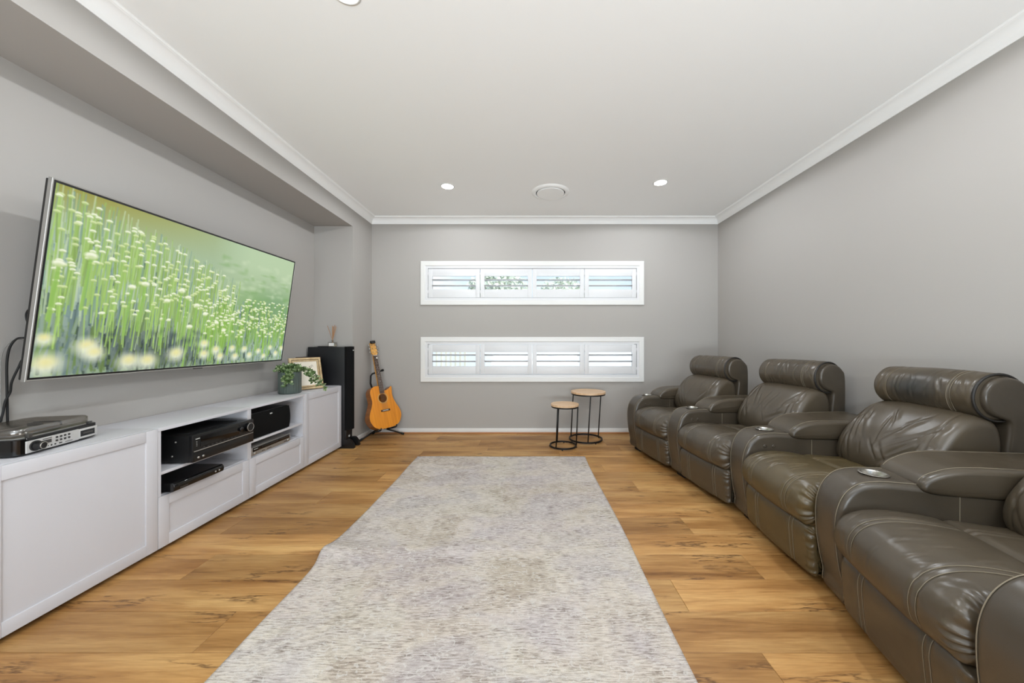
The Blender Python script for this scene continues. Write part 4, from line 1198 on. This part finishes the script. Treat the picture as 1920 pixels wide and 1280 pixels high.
# ------------------------------------------------------------------ guitar on its stand
def guitar():
    base = Vector((-1.595, 3.985, 0.130)); head = Vector((-1.842, 4.125, 1.118))
    az = (head - base).normalized()
    n = Vector((math.sin(R(56)), -math.cos(R(56)), 0.0)); n = (n - az * n.dot(az)).normalized()
    ax = az.cross(n) * -1.0                                  # to the viewer's right
    ax = n.cross(az) * -1.0 if ax.x < 0 else ax
    ay = az.cross(ax)
    M = Matrix(((ax.x, ay.x, az.x, base.x), (ax.y, ay.y, az.y, base.y), (ax.z, ay.z, az.z, base.z), (0, 0, 0, 1)))
    t = tag(empty('acoustic_guitar'), 'honey coloured acoustic guitar with a cutaway leaning on a stand in the corner', 'guitar')
    t.matrix_world = M
    sgn = 1.0 if ay.dot(n) < 0 else -1.0                     # front face direction along local y
    F = -sgn                                                 # front is local y = F*depth
    right = [(0.0, 0.0), (0.09, 0.004), (0.16, 0.040), (0.198, 0.115), (0.192, 0.185), (0.160, 0.255), (0.136, 0.315), (0.128, 0.37), (0.134, 0.42), (0.138, 0.462), (0.128, 0.470), (0.098, 0.448), (0.060, 0.432), (0.030, 0.430)]
    left = [(-0.030, 0.492), (-0.075, 0.492), (-0.120, 0.470), (-0.143, 0.425), (-0.140, 0.365), (-0.137, 0.315), (-0.158, 0.255), (-0.190, 0.185), (-0.198, 0.115), (-0.16, 0.040), (-0.09, 0.004)]
    R_ = smooth_curve(right[:10], 54); R2 = smooth_curve(right[9:], 20)
    L_ = smooth_curve(left + [(0, 0)], 60)
    out = np.vstack([R_[:-1], R2, L_[:-1]])
    nn = len(out)
    dep = 0.10
    front = [(p[0], 0.0, p[1]) for p in out]; back = [(p[0], -F * dep * (0.86 + 0.14 * (1 - p[1] / 0.5)), p[1]) for p in out]
    def fan(P, flip):
        cpt = (0, P[0][1] if not flip else P[0][1], 0.2)
        return cpt
    # sides and back
    v = front + back + [(0, back[0][1], 0.2)]
    f = [(k, (k + 1) % nn, nn + (k + 1) % nn, nn + k) for k in range(nn)]
    f += [(nn + k, nn + (k + 1) % nn, 2 * nn) for k in range(nn)]
    o = mobj('body', v, f, M_gside, t); auto_smooth(o, 40)
    # spruce top with a real sound hole
    hc, hr = (0.0, 0.345), 0.050
    ang = np.arctan2(out[:, 1] - hc[1], out[:, 0] - hc[0])
    v = [(p[0], F * 0.0, p[1]) for p in out] + [(p[0], F * 0.003, p[1]) for p in out] + [(hc[0] + hr * math.cos(a), F * 0.003, hc[1] + hr * math.sin(a)) for a in ang] + [(hc[0] + hr * math.cos(a), -F * 0.002, hc[1] + hr * math.sin(a)) for a in ang]
    f = []
    for ring in range(3):
        f += [(ring * nn + k, ring * nn + (k + 1) % nn, (ring + 1) * nn + (k + 1) % nn, (ring + 1) * nn + k) for k in range(nn)]
    # dark interior is the inside of the body; the top sheet has the hole
    o = mobj('soundboard', v, f, M_spruce, t); auto_smooth(o, 40)
    # hollow: recess below the hole
    def P(x, d, z): return (x, F * d, z)
    MB().tube([P(hc[0] + 0.058 * math.cos(a), 0.0032, hc[1] + 0.058 * math.sin(a)) for a in np.linspace(0, 2 * math.pi, 40, endpoint=False)], 0.005, 6, True).build('rosette', simple('rosette_pale', c(196, 160, 96), 0.4), t, True)
    box('bridge', (-0.052, min(F * 0.003, F * 0.012), 0.190), (0.062, max(F * 0.003, F * 0.012), 0.212), M_fret, t, bev=0.003)
    box('saddle', (-0.034, min(F * 0.012, F * 0.017), 0.203), (0.036, max(F * 0.012, F * 0.017), 0.206), M_label, t)
    for k in range(6):
        MB().tube([P(-0.030 + k * 0.012, 0.010, 0.197), P(-0.030 + k * 0.012, 0.016, 0.197)], 0.003, 8).build('bridge_pin', M_label, t, True)
    # neck and fretboard
    zb, zn = 0.400, 0.855
    def slab(name, x0, x1, z0, z1, d0, d1, mat):
        vv = [P(-x0, d0, z0), P(x0, d0, z0), P(x1, d0, z1), P(-x1, d0, z1), P(-x0, d1, z0), P(x0, d1, z0), P(x1, d1, z1), P(-x1, d1, z1)]
        ff = [(0, 1, 2, 3), (7, 6, 5, 4), (0, 4, 5, 1), (1, 5, 6, 2), (2, 6, 7, 3), (3, 7, 4, 0)]
        return auto_smooth(mobj(name, vv, ff, mat, t))
    slab('neck', 0.027, 0.021, 0.44, zn, -0.018, 0.004, M_ghead)
    slab('fretboard', 0.028, 0.0215, zb, zn, 0.004, 0.011, M_fret)
    s = 0.645; fz = 0.855
    for k in range(1, 19):
        z = zn - (s - s / (2 ** (k / 12.0)))
        if z < zb + 0.005: break
        hw = 0.028 + (0.0215 - 0.028) * (z - zb) / (zn - zb)
        box('fret', (-hw, min(F * 0.011, F * 0.0125), z - 0.0009), (hw, max(F * 0.011, F * 0.0125), z + 0.0009), M_silver, t)
        if k in (3, 5, 7, 9, 12):
            zi = z + 0.012
            MB().tube([P(0, 0.010, zi), P(0, 0.0118, zi)], 0.0035, 10).build('fret_dot', M_label, t, True)
    box('nut', (-0.0215, min(F * 0.004, F * 0.0135), zn), (0.0215, max(F * 0.004, F * 0.0135), zn + 0.005), M_label, t)
    # headstock
    hp = [(-0.022, 0.860), (0.022, 0.860), (0.038, 0.885), (0.033, 1.010), (0.012, 1.018), (0.0, 1.010), (-0.012, 1.018), (-0.033, 1.010), (-0.038, 0.885)]
    k = len(hp)
    def hd(z): return -0.06 * (z - 0.86)
    vv = [P(p[0], 0.010 + hd(p[1]), p[1]) for p in hp] + [P(p[0], -0.006 + hd(p[1]), p[1]) for p in hp]
    ff = [tuple(range(k)), tuple(range(2 * k - 1, k - 1, -1))] + [(i, (i + 1) % k, k + (i + 1) % k, k + i) for i in range(k)]
    auto_smooth(mobj('headstock', vv, ff, M_ghead, t))
    for sx in (-1, 1):
        for j in range(3):
            z = 0.898 + j * 0.042
            tm = MB().tube([P(sx * 0.030, 0.002, z), P(sx * 0.050, 0.002, z)], 0.003, 8)
            tm.box((min(sx * 0.048, sx * 0.060), -0.006, z - 0.009), (max(sx * 0.048, sx * 0.060), 0.010, z + 0.009), 0.003)
            auto_smooth(tm.build('tuning_peg', M_silver, t))
            MB().tube([P(sx * 0.020, 0.008, z), P(sx * 0.020, 0.020, z)], 0.0035, 8).build('string_post', M_silver, t, True)
    for q in range(6):
        xb, xn = -0.030 + q * 0.012, -0.0175 + q * 0.007
        MB().tube([P(xb, 0.016, 0.204), P(xn, 0.0145, zn + 0.002)], 0.0007, 5).build('string', M_silver, t, True)
    # clip-on tuner on the headstock (black)
    mb = MB().box((-0.030, min(-F * 0.004, F * 0.030), 1.000), (0.022, max(-F * 0.004, F * 0.030), 1.034), 0.005)
    auto_smooth(mb.build('clip_tuner', M_black, t))
    box('pick', (0.004, min(F * 0.0125, F * 0.014), 0.815), (0.022, max(F * 0.0125, F * 0.014), 0.835), M_label, t)
    MB().tube([P(0, -0.05, 0.0), P(0, -0.05, -0.012)], 0.008, 12).build('strap_button', M_silver, t, True)
    return M, F
GM, GF = guitar()
def guitar_stand():
    t = tag(empty('guitar_stand', (-1.735, 4.105, 0)), 'black folding tripod guitar stand in the corner', 'guitar stand')
    o = Vector((-1.735, 4.105, 0))
    def W_(p): return Vector(p) - o
    def G(x, d, z): return (GM @ Vector((x, GF * d, z))) - o
    mast_top = G(0.0, -0.055, 0.62)
    hub = W_((-1.735, 4.105, 0.115))
    MB().tube([hub, G(0.0, -0.128, 0.30), G(-0.045, -0.115, 0.55), G(-0.058, -0.06, 0.63), G(-0.045, -0.045, 0.650), G(0.03, -0.040, 0.665), G(0.092, -0.035, 0.678)], 0.010, 10).build('mast', M_blackmetal, t, True)
    MB().tube([G(0.080, -0.036, 0.676), G(0.098, -0.033, 0.681)], 0.014, 10).build('yoke_tip', M_rubber, t, True)
    for nm, p in (('leg', (-1.868, 3.872, 0.012)), ('leg', (-1.480, 4.165, 0.012)), ('leg', (-1.855, 4.180, 0.012))):
        lg = MB().tube([hub + Vector((0, 0, -0.01)), W_(p)], 0.009, 10).build(nm, M_blackmetal, t, True)
        d = (W_(p) - hub).normalized()
        MB().tube([W_(p) - d * 0.03, W_(p) + d * 0.004], 0.012, 10).build('rubber_foot', M_rubber, lg, True)
    MB().tube([hub + Vector((0, 0, -0.03)), hub + Vector((0, 0, 0.04))], 0.018, 12).build('hub', M_black, t, True)
    for sx in (-1, 1):
        a = MB().tube([hub, G(sx * 0.09, -0.115, -0.014), G(sx * 0.10, -0.02, -0.012), G(sx * 0.10, 0.016, -0.006), G(sx * 0.10, 0.022, 0.014)], 0.007, 8).build('cradle_arm', M_blackmetal, t, True)
        MB().tube([G(sx * 0.10, -0.08, -0.013), G(sx * 0.10, 0.0, -0.010)], 0.0095, 10).build('foam_sleeve', M_rubber, a, True)
guitar_stand()

# ------------------------------------------------------------------ nest of side tables
def side_table(loc, rt, rb, h, off, a0, label, size):
    t = tag(empty('side_table', loc), label, 'side table', 'round wood topped side tables')
    th = 0.022
    auto_smooth(MB().lathe([(0, h - th), (rt - 0.002, h - th), (rt, h - th + 0.002), (rt, h - 0.002), (rt - 0.002, h), (0, h)], 64, (off, 0, 0)).build('table_top', M_tabletop, t))
    tr = 0.0065
    def ringpts(r, z, ox): return [(ox + r * math.cos(a), r * math.sin(a), z) for a in np.linspace(0, 2 * math.pi, 48, endpoint=False)]
    def flat_ring(name, r, z0, z1, ox):
        auto_smooth(MB().lathe([(r - 0.008, z0), (r + 0.004, z0), (r + 0.004, z1), (r - 0.008, z1), (r - 0.008, z0)], 56, (ox, 0, 0), caps=False).build(name, M_blackmetal, t))
    flat_ring('top_hoop', rt - 0.008, h - th - 0.014, h - th, off)
    flat_ring('base_hoop', rb, 0.010, 0.026, 0)
    for k in range(3):
        a = a0 + k * 2 * math.pi / 3
        MB().tube([(rb * math.cos(a) - 0.002 * math.cos(a), (rb - 0.002) * math.sin(a), 0.018), (off + (rt - 0.010) * math.cos(a), (rt - 0.010) * math.sin(a), h - th - 0.006)], tr, 10).build('leg', M_blackmetal, t, True)
    for k in range(4):
        a = a0 + 0.5 + k * math.pi / 2
        MB().lathe([(0.007, 0), (0.007, 0.011)], 12, (rb * math.cos(a), rb * math.sin(a), 0)).build('foot_stud', M_rubber, t, True)
side_table((0.668, 3.946, 0), 0.195, 0.185, 0.556, 0.030, R(-92), 'taller black framed side table with round pale wood top under the window', 1)
side_table((0.385, 3.690, 0), 0.148, 0.140, 0.460, 0.018, R(-128), 'shorter black framed side table with round pale wood top', 0)

# ------------------------------------------------------------------ recliners
def loft(outline, y0, y1, r, nmid=24, nr=5, disp=None, wedge=0.0, wedge_u0=0.0, taper=None):
    """closed (u,z) outline lofted across y with rounded ends; returns verts, faces, surface sampler"""
    O = np.array(outline, float)
    n = len(O)
    nx, pv = np.roll(O, -1, 0), np.roll(O, 1, 0)
    tg = nx - pv
    tg /= np.linalg.norm(tg, axis=1)[:, None] + 1e-9
    area = 0.5 * np.sum(O[:, 0] * nx[:, 1] - nx[:, 0] * O[:, 1])
    nrm = np.stack([tg[:, 1], -tg[:, 0]], 1) * (1 if area > 0 else -1)       # outward
    s = np.concatenate([[0], np.cumsum(np.linalg.norm(np.diff(O, axis=0), axis=1))])
    st = []
    for k in range(nr + 1):
        ph = math.pi / 2 * (1 - k / nr)
        st.append((y0 + r - r * math.sin(ph), r * (1 - math.cos(ph))))
    mids = np.linspace(y0 + r, y1 - r, nmid + 2)[1:-1]
    st += [(m, 0.0) for m in mids]
    for k in range(nr + 1):
        ph = math.pi / 2 * (k / nr)
        st.append((y1 - r + r * math.sin(ph), r * (1 - math.cos(ph))))
    V = []
    def section(yv, inset):
        d = -inset * np.ones(n)
        if disp is not None: d = d + disp(O[:, 0], O[:, 1], s, yv)
        P = O + nrm * d[:, None]
        fy = (yv - y0) / (y1 - y0)
        Y = yv + wedge * np.clip(P[:, 0] - wedge_u0, 0, None) * fy
        if taper is not None:
            mid = (y0 + y1) / 2
            Y = mid + (Y - mid) * taper(P[:, 1])
        return np.stack([P[:, 0], Y, P[:, 1]], 1)
    for (yv, ins) in st: V.append(section(yv, ins))
    m = len(st)
    verts = np.vstack(V).tolist()
    F = []
    for i in range(m - 1):
        for k in range(n):
            k2 = (k + 1) % n
            F.append((i * n + k, i * n + k2, (i + 1) * n + k2, (i + 1) * n + k))
    F.append(tuple(range(n - 1, -1, -1))); F.append(tuple((m - 1) * n + k for k in range(n)))
    def line(yv, umin=-9, umax=9, zmin=-9, zmax=9, lift=0.0006):
        P = section(yv, 0.0)
        q = P.copy(); q[:, 0] += nrm[:, 0] * lift; q[:, 2] += nrm[:, 1] * lift
        ok = (P[:, 0] >= umin) & (P[:, 0] <= umax) & (P[:, 2] >= zmin) & (P[:, 2] <= zmax)
        ids = np.where(ok)[0]
        if len(ids) == 0: return []
        # longest run
        runs, cur = [], [ids[0]]
        for a in ids[1:]:
            if a == cur[-1] + 1: cur.append(a)
            else: runs.append(cur); cur = [a]
        runs.append(cur); best = max(runs, key=len)
        return q[best]
    return verts, F, line

def nz(x, y_, z): return mnoise.noise(Vector((x, y_, z)))
vnz = np.vectorize(nz)

def finish(o):
    bm = bmesh.new(); bm.from_mesh(o.data)
    bmesh.ops.recalc_face_normals(bm, faces=bm.faces)
    for f in bm.faces: f.smooth = True
    bm.to_mesh(o.data); bm.free()
    return o

def creases(segs, a, b, depth=1.0):
    """fold lines: sharp valley with a soft ridge beside it; (a, b) = surface coordinates"""
    out = np.zeros(np.broadcast(a, b).shape)
    for (a0, b0, a1, b1, d, w) in segs:
        da, db = a1 - a0, b1 - b0
        L2 = da * da + db * db + 1e-9
        tt = np.clip(((a - a0) * da + (b - b0) * db) / L2, 0, 1)
        pa, pb = a - a0 - tt * da, b - b0 - tt * db
        sgn = np.sign(pa * db - pb * da)
        dist = np.hypot(pa, pb)
        env = np.sin(np.pi * np.clip(tt * 0.96 + 0.02, 0, 1)) ** 0.5
        out += d * env * (-np.exp(-(dist / w) ** 2) + 0.75 * np.exp(-((dist - 2.4 * w * sgn) / (2.0 * w)) ** 2))
    return out * depth

ARM_W, SEAT_H = 0.167, 0.270
def dense(pts, n, closed=True): return smooth_curve(pts, n, closed)

def poly_rounded(pts, per=10):
    """dense closed outline from control points by Catmull-Rom, straight bits keep doubled points"""
    return smooth_curve(pts, per * len(pts), True)

def recliner(idx, loc, th, wedge_deg, back_off, label, olive=False, patch=False, near_arm=False):
    t = tag(empty('recliner', (loc[0], loc[1], 0), th), label, 'recliner', 'leather recliners in a curved row')
    sd = idx * 17.3
    m_seat = M_lea_olive if olive else M_lea
    # ---- arms
    prof_arm = [(0.055, 0.035), (0.030, 0.12), (0.010, 0.22), (0.0, 0.33), (0.004, 0.42), (0.030, 0.495), (0.080, 0.545), (0.150, 0.562), (0.240, 0.563), (0.40, 0.560), (0.60, 0.560), (0.80, 0.560), (0.870, 0.555), (0.885, 0.53), (0.885, 0.40), (0.885, 0.20), (0.885, 0.06), (0.86, 0.035), (0.60, 0.035), (0.30, 0.035)]
    arm_o = poly_rounded(prof_arm, 5)
    def make_arm(y0, y1, wedge, visible_side):
        v, f, ln = loft(arm_o, y0, y1, 0.028, 6, 5, wedge=wedge)
        a = finish(mobj('arm', v, f, M_lea_dark, t))
        yc = (y0 + y1) / 2
        cu = 0.185
        # real well for the cup holder
        cut = MB().lathe([(0.041, -0.075), (0.041, 0.08)], 40, (cu, yc + wedge * cu * 0.5, 0.563)).build('cup_cutter', None)
        cut.parent = t
        bo = a.modifiers.new('well', 'BOOLEAN'); bo.operation = 'DIFFERENCE'; bo.object = cut; bo.solver = 'EXACT'
        bpy.context.view_layer.update()
        dg = bpy.context.evaluated_depsgraph_get()
        nm = bpy.data.meshes.new_from_object(a.evaluated_get(dg))
        a.modifiers.clear(); old = a.data; a.data = nm; nm.name = 'arm'
        bpy.data.meshes.remove(old)
        cm = cut.data; bpy.data.objects.remove(cut); bpy.data.meshes.remove(cm)
        cup = MB().lathe([(0.0405, -0.07), (0.0405, 0.0), (0.047, 0.0008), (0.050, 0.004), (0.047, 0.006), (0.042, 0.005), (0.0385, -0.002), (0.037, -0.062), (0.0, -0.064), (0.0, -0.07)], 40, (cu, yc + wedge * cu * 0.5, 0.5632)).build('cup_holder', M_chrome, a, True)
        auto_smooth(cup, 50); cup['label'] = 'steel cup holder'
        # padded lid
        pad = poly_rounded([(0.282, 0.540), (0.276, 0.566), (0.294, 0.592), (0.332, 0.614), (0.385, 0.632), (0.46, 0.640), (0.60, 0.641), (0.75, 0.640), (0.86, 0.636), (0.885, 0.615), (0.885, 0.565), (0.865, 0.530), (0.60, 0.526), (0.45, 0.526), (0.33, 0.528)], 6)
        dp = lambda u, z, s, yv: 0.0022 * vnz(u * 7 + sd, yv * 9, z * 7)
        v, f, ln2 = loft(pad, y0 - 0.010, y1 + 0.010, 0.020, 10, 5, disp=dp, wedge=wedge)
        pd = finish(mobj('arm_pad', v, f, M_lea, a))
        for yy in (y0 + 0.012, y1 - 0.012):
            L_ = ln2(yy, umin=0.272, zmin=0.572)
            if len(L_) > 3: MB().tube(L_, 0.0013, 5).build('pad_stitching', M_stitch, pd, True)
        for yy in (y0 + 0.014, y1 - 0.014):
            L_ = ln(yy, umax=0.86, zmin=0.06, lift=-0.002)
            if len(L_) > 3: MB().tube(L_, 0.0016, 5).build('stitching', M_stitch, a, True)
        # seam and switches on the seat-side cheek
        ys = visible_side
        sg = -1 if ys < yc else 1
        MB().tube([(0.395, ys + sg * 0.0004 + (wedge * 0.395 if sg > 0 else 0), z) for z in np.linspace(0.36, 0.545, 8)], 0.0016, 5).build('cheek_seam', M_stitch, a, True)
        for uu in ((0.125, 0.175) if idx < 3 else ()):
            MB().lathe([(0.010, 0), (0.010, 0.003), (0.0065, 0.004), (0.0, 0.003)], 16).build('switch_button', M_lea_dark, a, True, Matrix.Translation((uu, ys, 0.488)) @ Matrix.Rotation(R(90 if sg < 0 else -90), 4, 'X'))
        box('foot', (0.075, yc - 0.05, 0.0), (0.155, yc + 0.05, 0.036), M_rubber, a, bev=0.002)
        return a
    make_arm(0.268, 0.268 + ARM_W, math.tan(R(wedge_deg)), 0.268)
    if near_arm: make_arm(-0.268 - ARM_W, -0.268, 0.0, -0.268)
    # ---- base
    box('base', (0.07, -0.262, 0.045), (0.84, 0.262, 0.30), M_lea_dark, t, bev=0.01)
    # ---- footrest panel
    fo = poly_rounded([(0.050, 0.048), (0.022, 0.052), (0.012, 0.10), (0.006, 0.17), (0.004, 0.225), (0.014, 0.262), (0.040, 0.272), (0.062, 0.26), (0.066, 0.16), (0.066, 0.06)], 8)
    SY = 0.150
    def d_foot(u, z, s, yv):
        d = -0.004 * sum(math.exp(-((yv - q) / 0.006) ** 2) for q in (-SY, -SY + 0.022, SY - 0.022, SY)) * np.ones_like(u)
        e = math.exp(-((yv + 0.258) / 0.022) ** 2)
        d = d + e * 0.006 * np.sin(z * 210 + 1.8 * np.sin(z * 60 + sd))
        return d + 0.0015 * vnz(u * 4, yv * 5 + sd, z * 7) + 0.006 * (1 - (yv / 0.27) ** 2)
    v, f, ln = loft(fo, -0.264, 0.264, 0.024, 74, 5, disp=d_foot)
    fr = finish(mobj('footrest', v, f, m_seat if olive else M_lea, t))
    for q in (-SY, -SY + 0.022, SY - 0.022, SY):
        L_ = ln(q, umax=0.035, zmin=0.055, lift=0.0012)
        if len(L_) > 3: MB().tube(L_, 0.0011, 5).build('stitching', M_stitch, fr, True)
    # ---- seat cushion
    so = poly_rounded([(0.060, 0.272), (0.020, 0.276), (-0.010, 0.300), (-0.022, 0.345), (-0.014, 0.395), (0.018, 0.435), (0.070, 0.458), (0.14, 0.466), (0.22, 0.462), (0.30, 0.452), (0.40, 0.446), (0.50, 0.440), (0.60, 0.438), (0.64, 0.40), (0.62, 0.33), (0.50, 0.30), (0.30, 0.285)], 9)
    rs = random.Random(100 + idx)
    seat_cr = []
    for k in range(16):
        y0_ = rs.uniform(-0.22, 0.20); s0 = rs.uniform(0.10, 0.34)
        seat_cr.append((y0_, s0, y0_ + rs.uniform(-0.05, 0.05), s0 + rs.uniform(0.03, 0.09), rs.uniform(0.0008, 0.0022) * (1.6 if olive else 1.0), rs.uniform(0.003, 0.006)))
    def d_seat(u, z, s, yv):
        d = 0.016 * (1 - abs(yv / 0.27) ** 2.5) * np.ones_like(u)
        d = d - 0.005 * sum(math.exp(-((yv - q) / 0.005) ** 2) for q in (-SY, -SY + 0.024, SY - 0.024, SY))
        d = d - 0.014 * np.exp(-((u - 0.315) / 0.014) ** 2) * (z > 0.40)
        e = math.exp(-((yv + 0.256) / 0.026) ** 2) * (u < 0.10)
        d = d + e * 0.009 * np.sin(s * 170 + 2.5 * np.sin(s * 41 + sd)) - 0.01 * math.exp(-((yv + 0.27) / 0.02) ** 2)
        return d + creases(seat_cr, yv, s) + 0.004 * vnz(u * 4 + sd, yv * 4, z * 4)
    v, f, ln = loft(so, -0.266, 0.266, 0.040, 84, 7, disp=d_seat)
    sc_ = finish(mobj('seat', v, f, m_seat, t))
    for q in (-SY, -SY + 0.024, SY - 0.024, SY):
        L_ = ln(q, umax=0.30, zmin=0.285, lift=0.0014)
        if len(L_) > 3: MB().tube(L_, 0.0012, 5).build('stitching', M_stitch, sc_, True)
    # ---- back shell (P-shaped end), head roll, back cushion
    bo = back_off
    cu, cz, rr = 0.800 + bo, 0.868, 0.094
    sh = [(cu + 0.02, 0.30), (cu + 0.125, 0.30)]
    shell = [(cu - 0.005, 0.32), (cu + 0.02, 0.30), (cu + 0.09, 0.30), (cu + 0.115, 0.33), (cu + 0.125, 0.55), (cu + 0.130, 0.75), (cu + 0.125, 0.88)]
    for a in (35, 60, 85, 110, 135, 160, 185, 210, 235, 258):
        shell.append((cu + 0.015 + (rr + 0.012 if a < 90 else rr) * math.cos(R(a)), cz + rr * math.sin(R(a))))
    shell += [(cu + 0.024, 0.762), (cu + 0.026, 0.72), (cu + 0.014, 0.62), (cu + 0.002, 0.48)]
    v, f, ln = loft(poly_rounded(shell, 5), -0.256, 0.256, 0.016, 6, 4)
    bs = finish(mobj('back_shell', v, f, M_lea_dark, t))
    bc_ = poly_rounded([(0.545 + bo * 0.5, 0.415), (0.500 + bo * 0.6, 0.47), (0.505 + bo * 0.7, 0.55), (0.548 + bo * 0.8, 0.635), (0.605 + bo, 0.705), (0.660 + bo, 0.752), (0.715 + bo, 0.772), (0.765 + bo, 0.765), (0.80 + bo, 0.72), (0.80 + bo, 0.62), (0.76 + bo, 0.48), (0.66 + bo * 0.7, 0.415)], 12)
    rb = random.Random(40 + idx)
    wf = 1.5 if patch else 1.0
    back_cr = [(-0.245, 0.66, -0.02, 0.52, 0.006, 0.008), (-0.235, 0.71, -0.06, 0.60, 0.005, 0.007), (-0.20, 0.745, -0.13, 0.64, 0.004, 0.006), (-0.25, 0.58, -0.10, 0.50, 0.004, 0.007),
               (0.235, 0.70, 0.12, 0.52, 0.005, 0.008), (0.20, 0.745, 0.15, 0.60, 0.004, 0.007), (0.02, 0.73, 0.05, 0.58, 0.003, 0.006)]
    back_cr = [(a + rb.uniform(-0.02, 0.02), b + rb.uniform(-0.02, 0.02), c2 + rb.uniform(-0.04, 0.04), d2 + rb.uniform(-0.03, 0.03), e2 * wf, w2) for a, b, c2, d2, e2, w2 in back_cr]
    for k in range(18 if patch else 10):
        y0_ = rb.uniform(-0.23, 0.23); z0_ = rb.uniform(0.56, 0.76)
        sl = 1 if y0_ < 0 else -1
        back_cr.append((y0_, z0_, y0_ + sl * rb.uniform(0.0, 0.09), z0_ - rb.uniform(0.03, 0.12), rb.uniform(0.0015, 0.004) * wf, rb.uniform(0.004, 0.007)))
    def d_back(u, z, s, yv):
        d = 0.020 * (1 - abs(yv / 0.27) ** 3) * np.ones_like(u)
        front = np.clip((0.74 + bo - u) / 0.03, 0, 1)
        d = d + creases(back_cr, yv, z) * front
        d = d - 0.004 * np.exp(-((np.abs(yv) - 0.200) / 0.005) ** 2)
        return d + 0.010 * vnz(u * 4 + sd, yv * 4, z * 4)
    v, f, ln = loft(bc_, -0.264, 0.262, 0.042, 96, 7, disp=d_back, taper=lambda z: 1.0 - 0.06 * np.clip((z - 0.55) / 0.22, 0, 1))
    bk = finish(mobj('back_cushion', v, f, M_lea, t))
    # head roll
    roll = [(cu + (rr + 0.018) * math.cos(R(a)), cz + (rr + 0.016) * math.sin(R(a))) for a in range(0, 360, 4)]
    rh = random.Random(70 + idx)
    roll_cr = []
    for k in range(40):
        y0_ = rh.uniform(-0.21, 0.22); a0_ = rh.uniform(0.22, 0.58)
        roll_cr.append((y0_, a0_, y0_ + rh.uniform(-0.035, 0.02), a0_ + rh.uniform(0.05, 0.16), rh.uniform(0.0010, 0.0030), rh.uniform(0.003, 0.006)))
    def d_roll(u, z, s, yv):
        a = np.mod(np.arctan2(z - cz, u - cu), 2 * np.pi) / (2 * np.pi)
        d = creases(roll_cr, yv, a)
        d = d - 0.004 * (math.exp(-((yv - 0.165) / 0.005) ** 2) + math.exp(-((yv + 0.145) / 0.005) ** 2))
        return d + 0.004 * vnz(yv * 4 + sd, np.cos(a * 6.283) * 0.5, np.sin(a * 6.283) * 0.5) + 0.004 * (1 - (yv / 0.25) ** 2)
    v, f, ln = loft(roll, -0.234, 0.246, 0.022, 120, 5, disp=d_roll)
    hd = finish(mobj('head_roll', v, f, M_lea_patch if patch else M_lea, t))
    for q in (-0.150, -0.138, 0.165):
        L_ = ln(q, umax=cu + 0.03, lift=0.0008)
        if len(L_) > 3: MB().tube(L_, 0.0010, 5).build('stitching', M_stitch, hd, True)
    pip = [(cu + (rr + 0.014) * math.cos(R(a)), -0.236, cz + (rr + 0.012) * math.sin(R(a))) for a in range(0, 360, 10)]
    MB().tube(pip, 0.0055, 8, True).build('piping', simple('dark_piping', c(34, 31, 28), 0.5) if 'dark_piping' not in bpy.data.materials else bpy.data.materials['dark_piping'], hd, True)
    return t

A = [Vector(p) for p in ((1.064, 3.566), (1.207, 2.876), (1.320, 2.187), (1.276, 1.490), (1.110, 0.800))]
ths = []
for i in range(4):
    d = (A[i] - A[i + 1]).normalized()
    ths.append(math.atan2(-d.x, d.y))
rl = ['farthest grey-brown leather recliner, in the corner by the back wall',
      'second grey-brown leather recliner from the back wall',
      'worn olive-brown leather recliner with a dark stain on its head roll',
      'nearest grey-brown leather recliner, cut off by the picture edge']
for i in range(4):
    mid = (A[i] + A[i + 1]) / 2
    wd = math.degrees(ths[i - 1] - ths[i]) if i > 0 else 0.0
    recliner(i, mid, ths[i], wd, (-0.09, 0.02, 0.03, 0.0)[i], rl[i], olive=(i == 2), patch=(i == 2), near_arm=(i == 3))
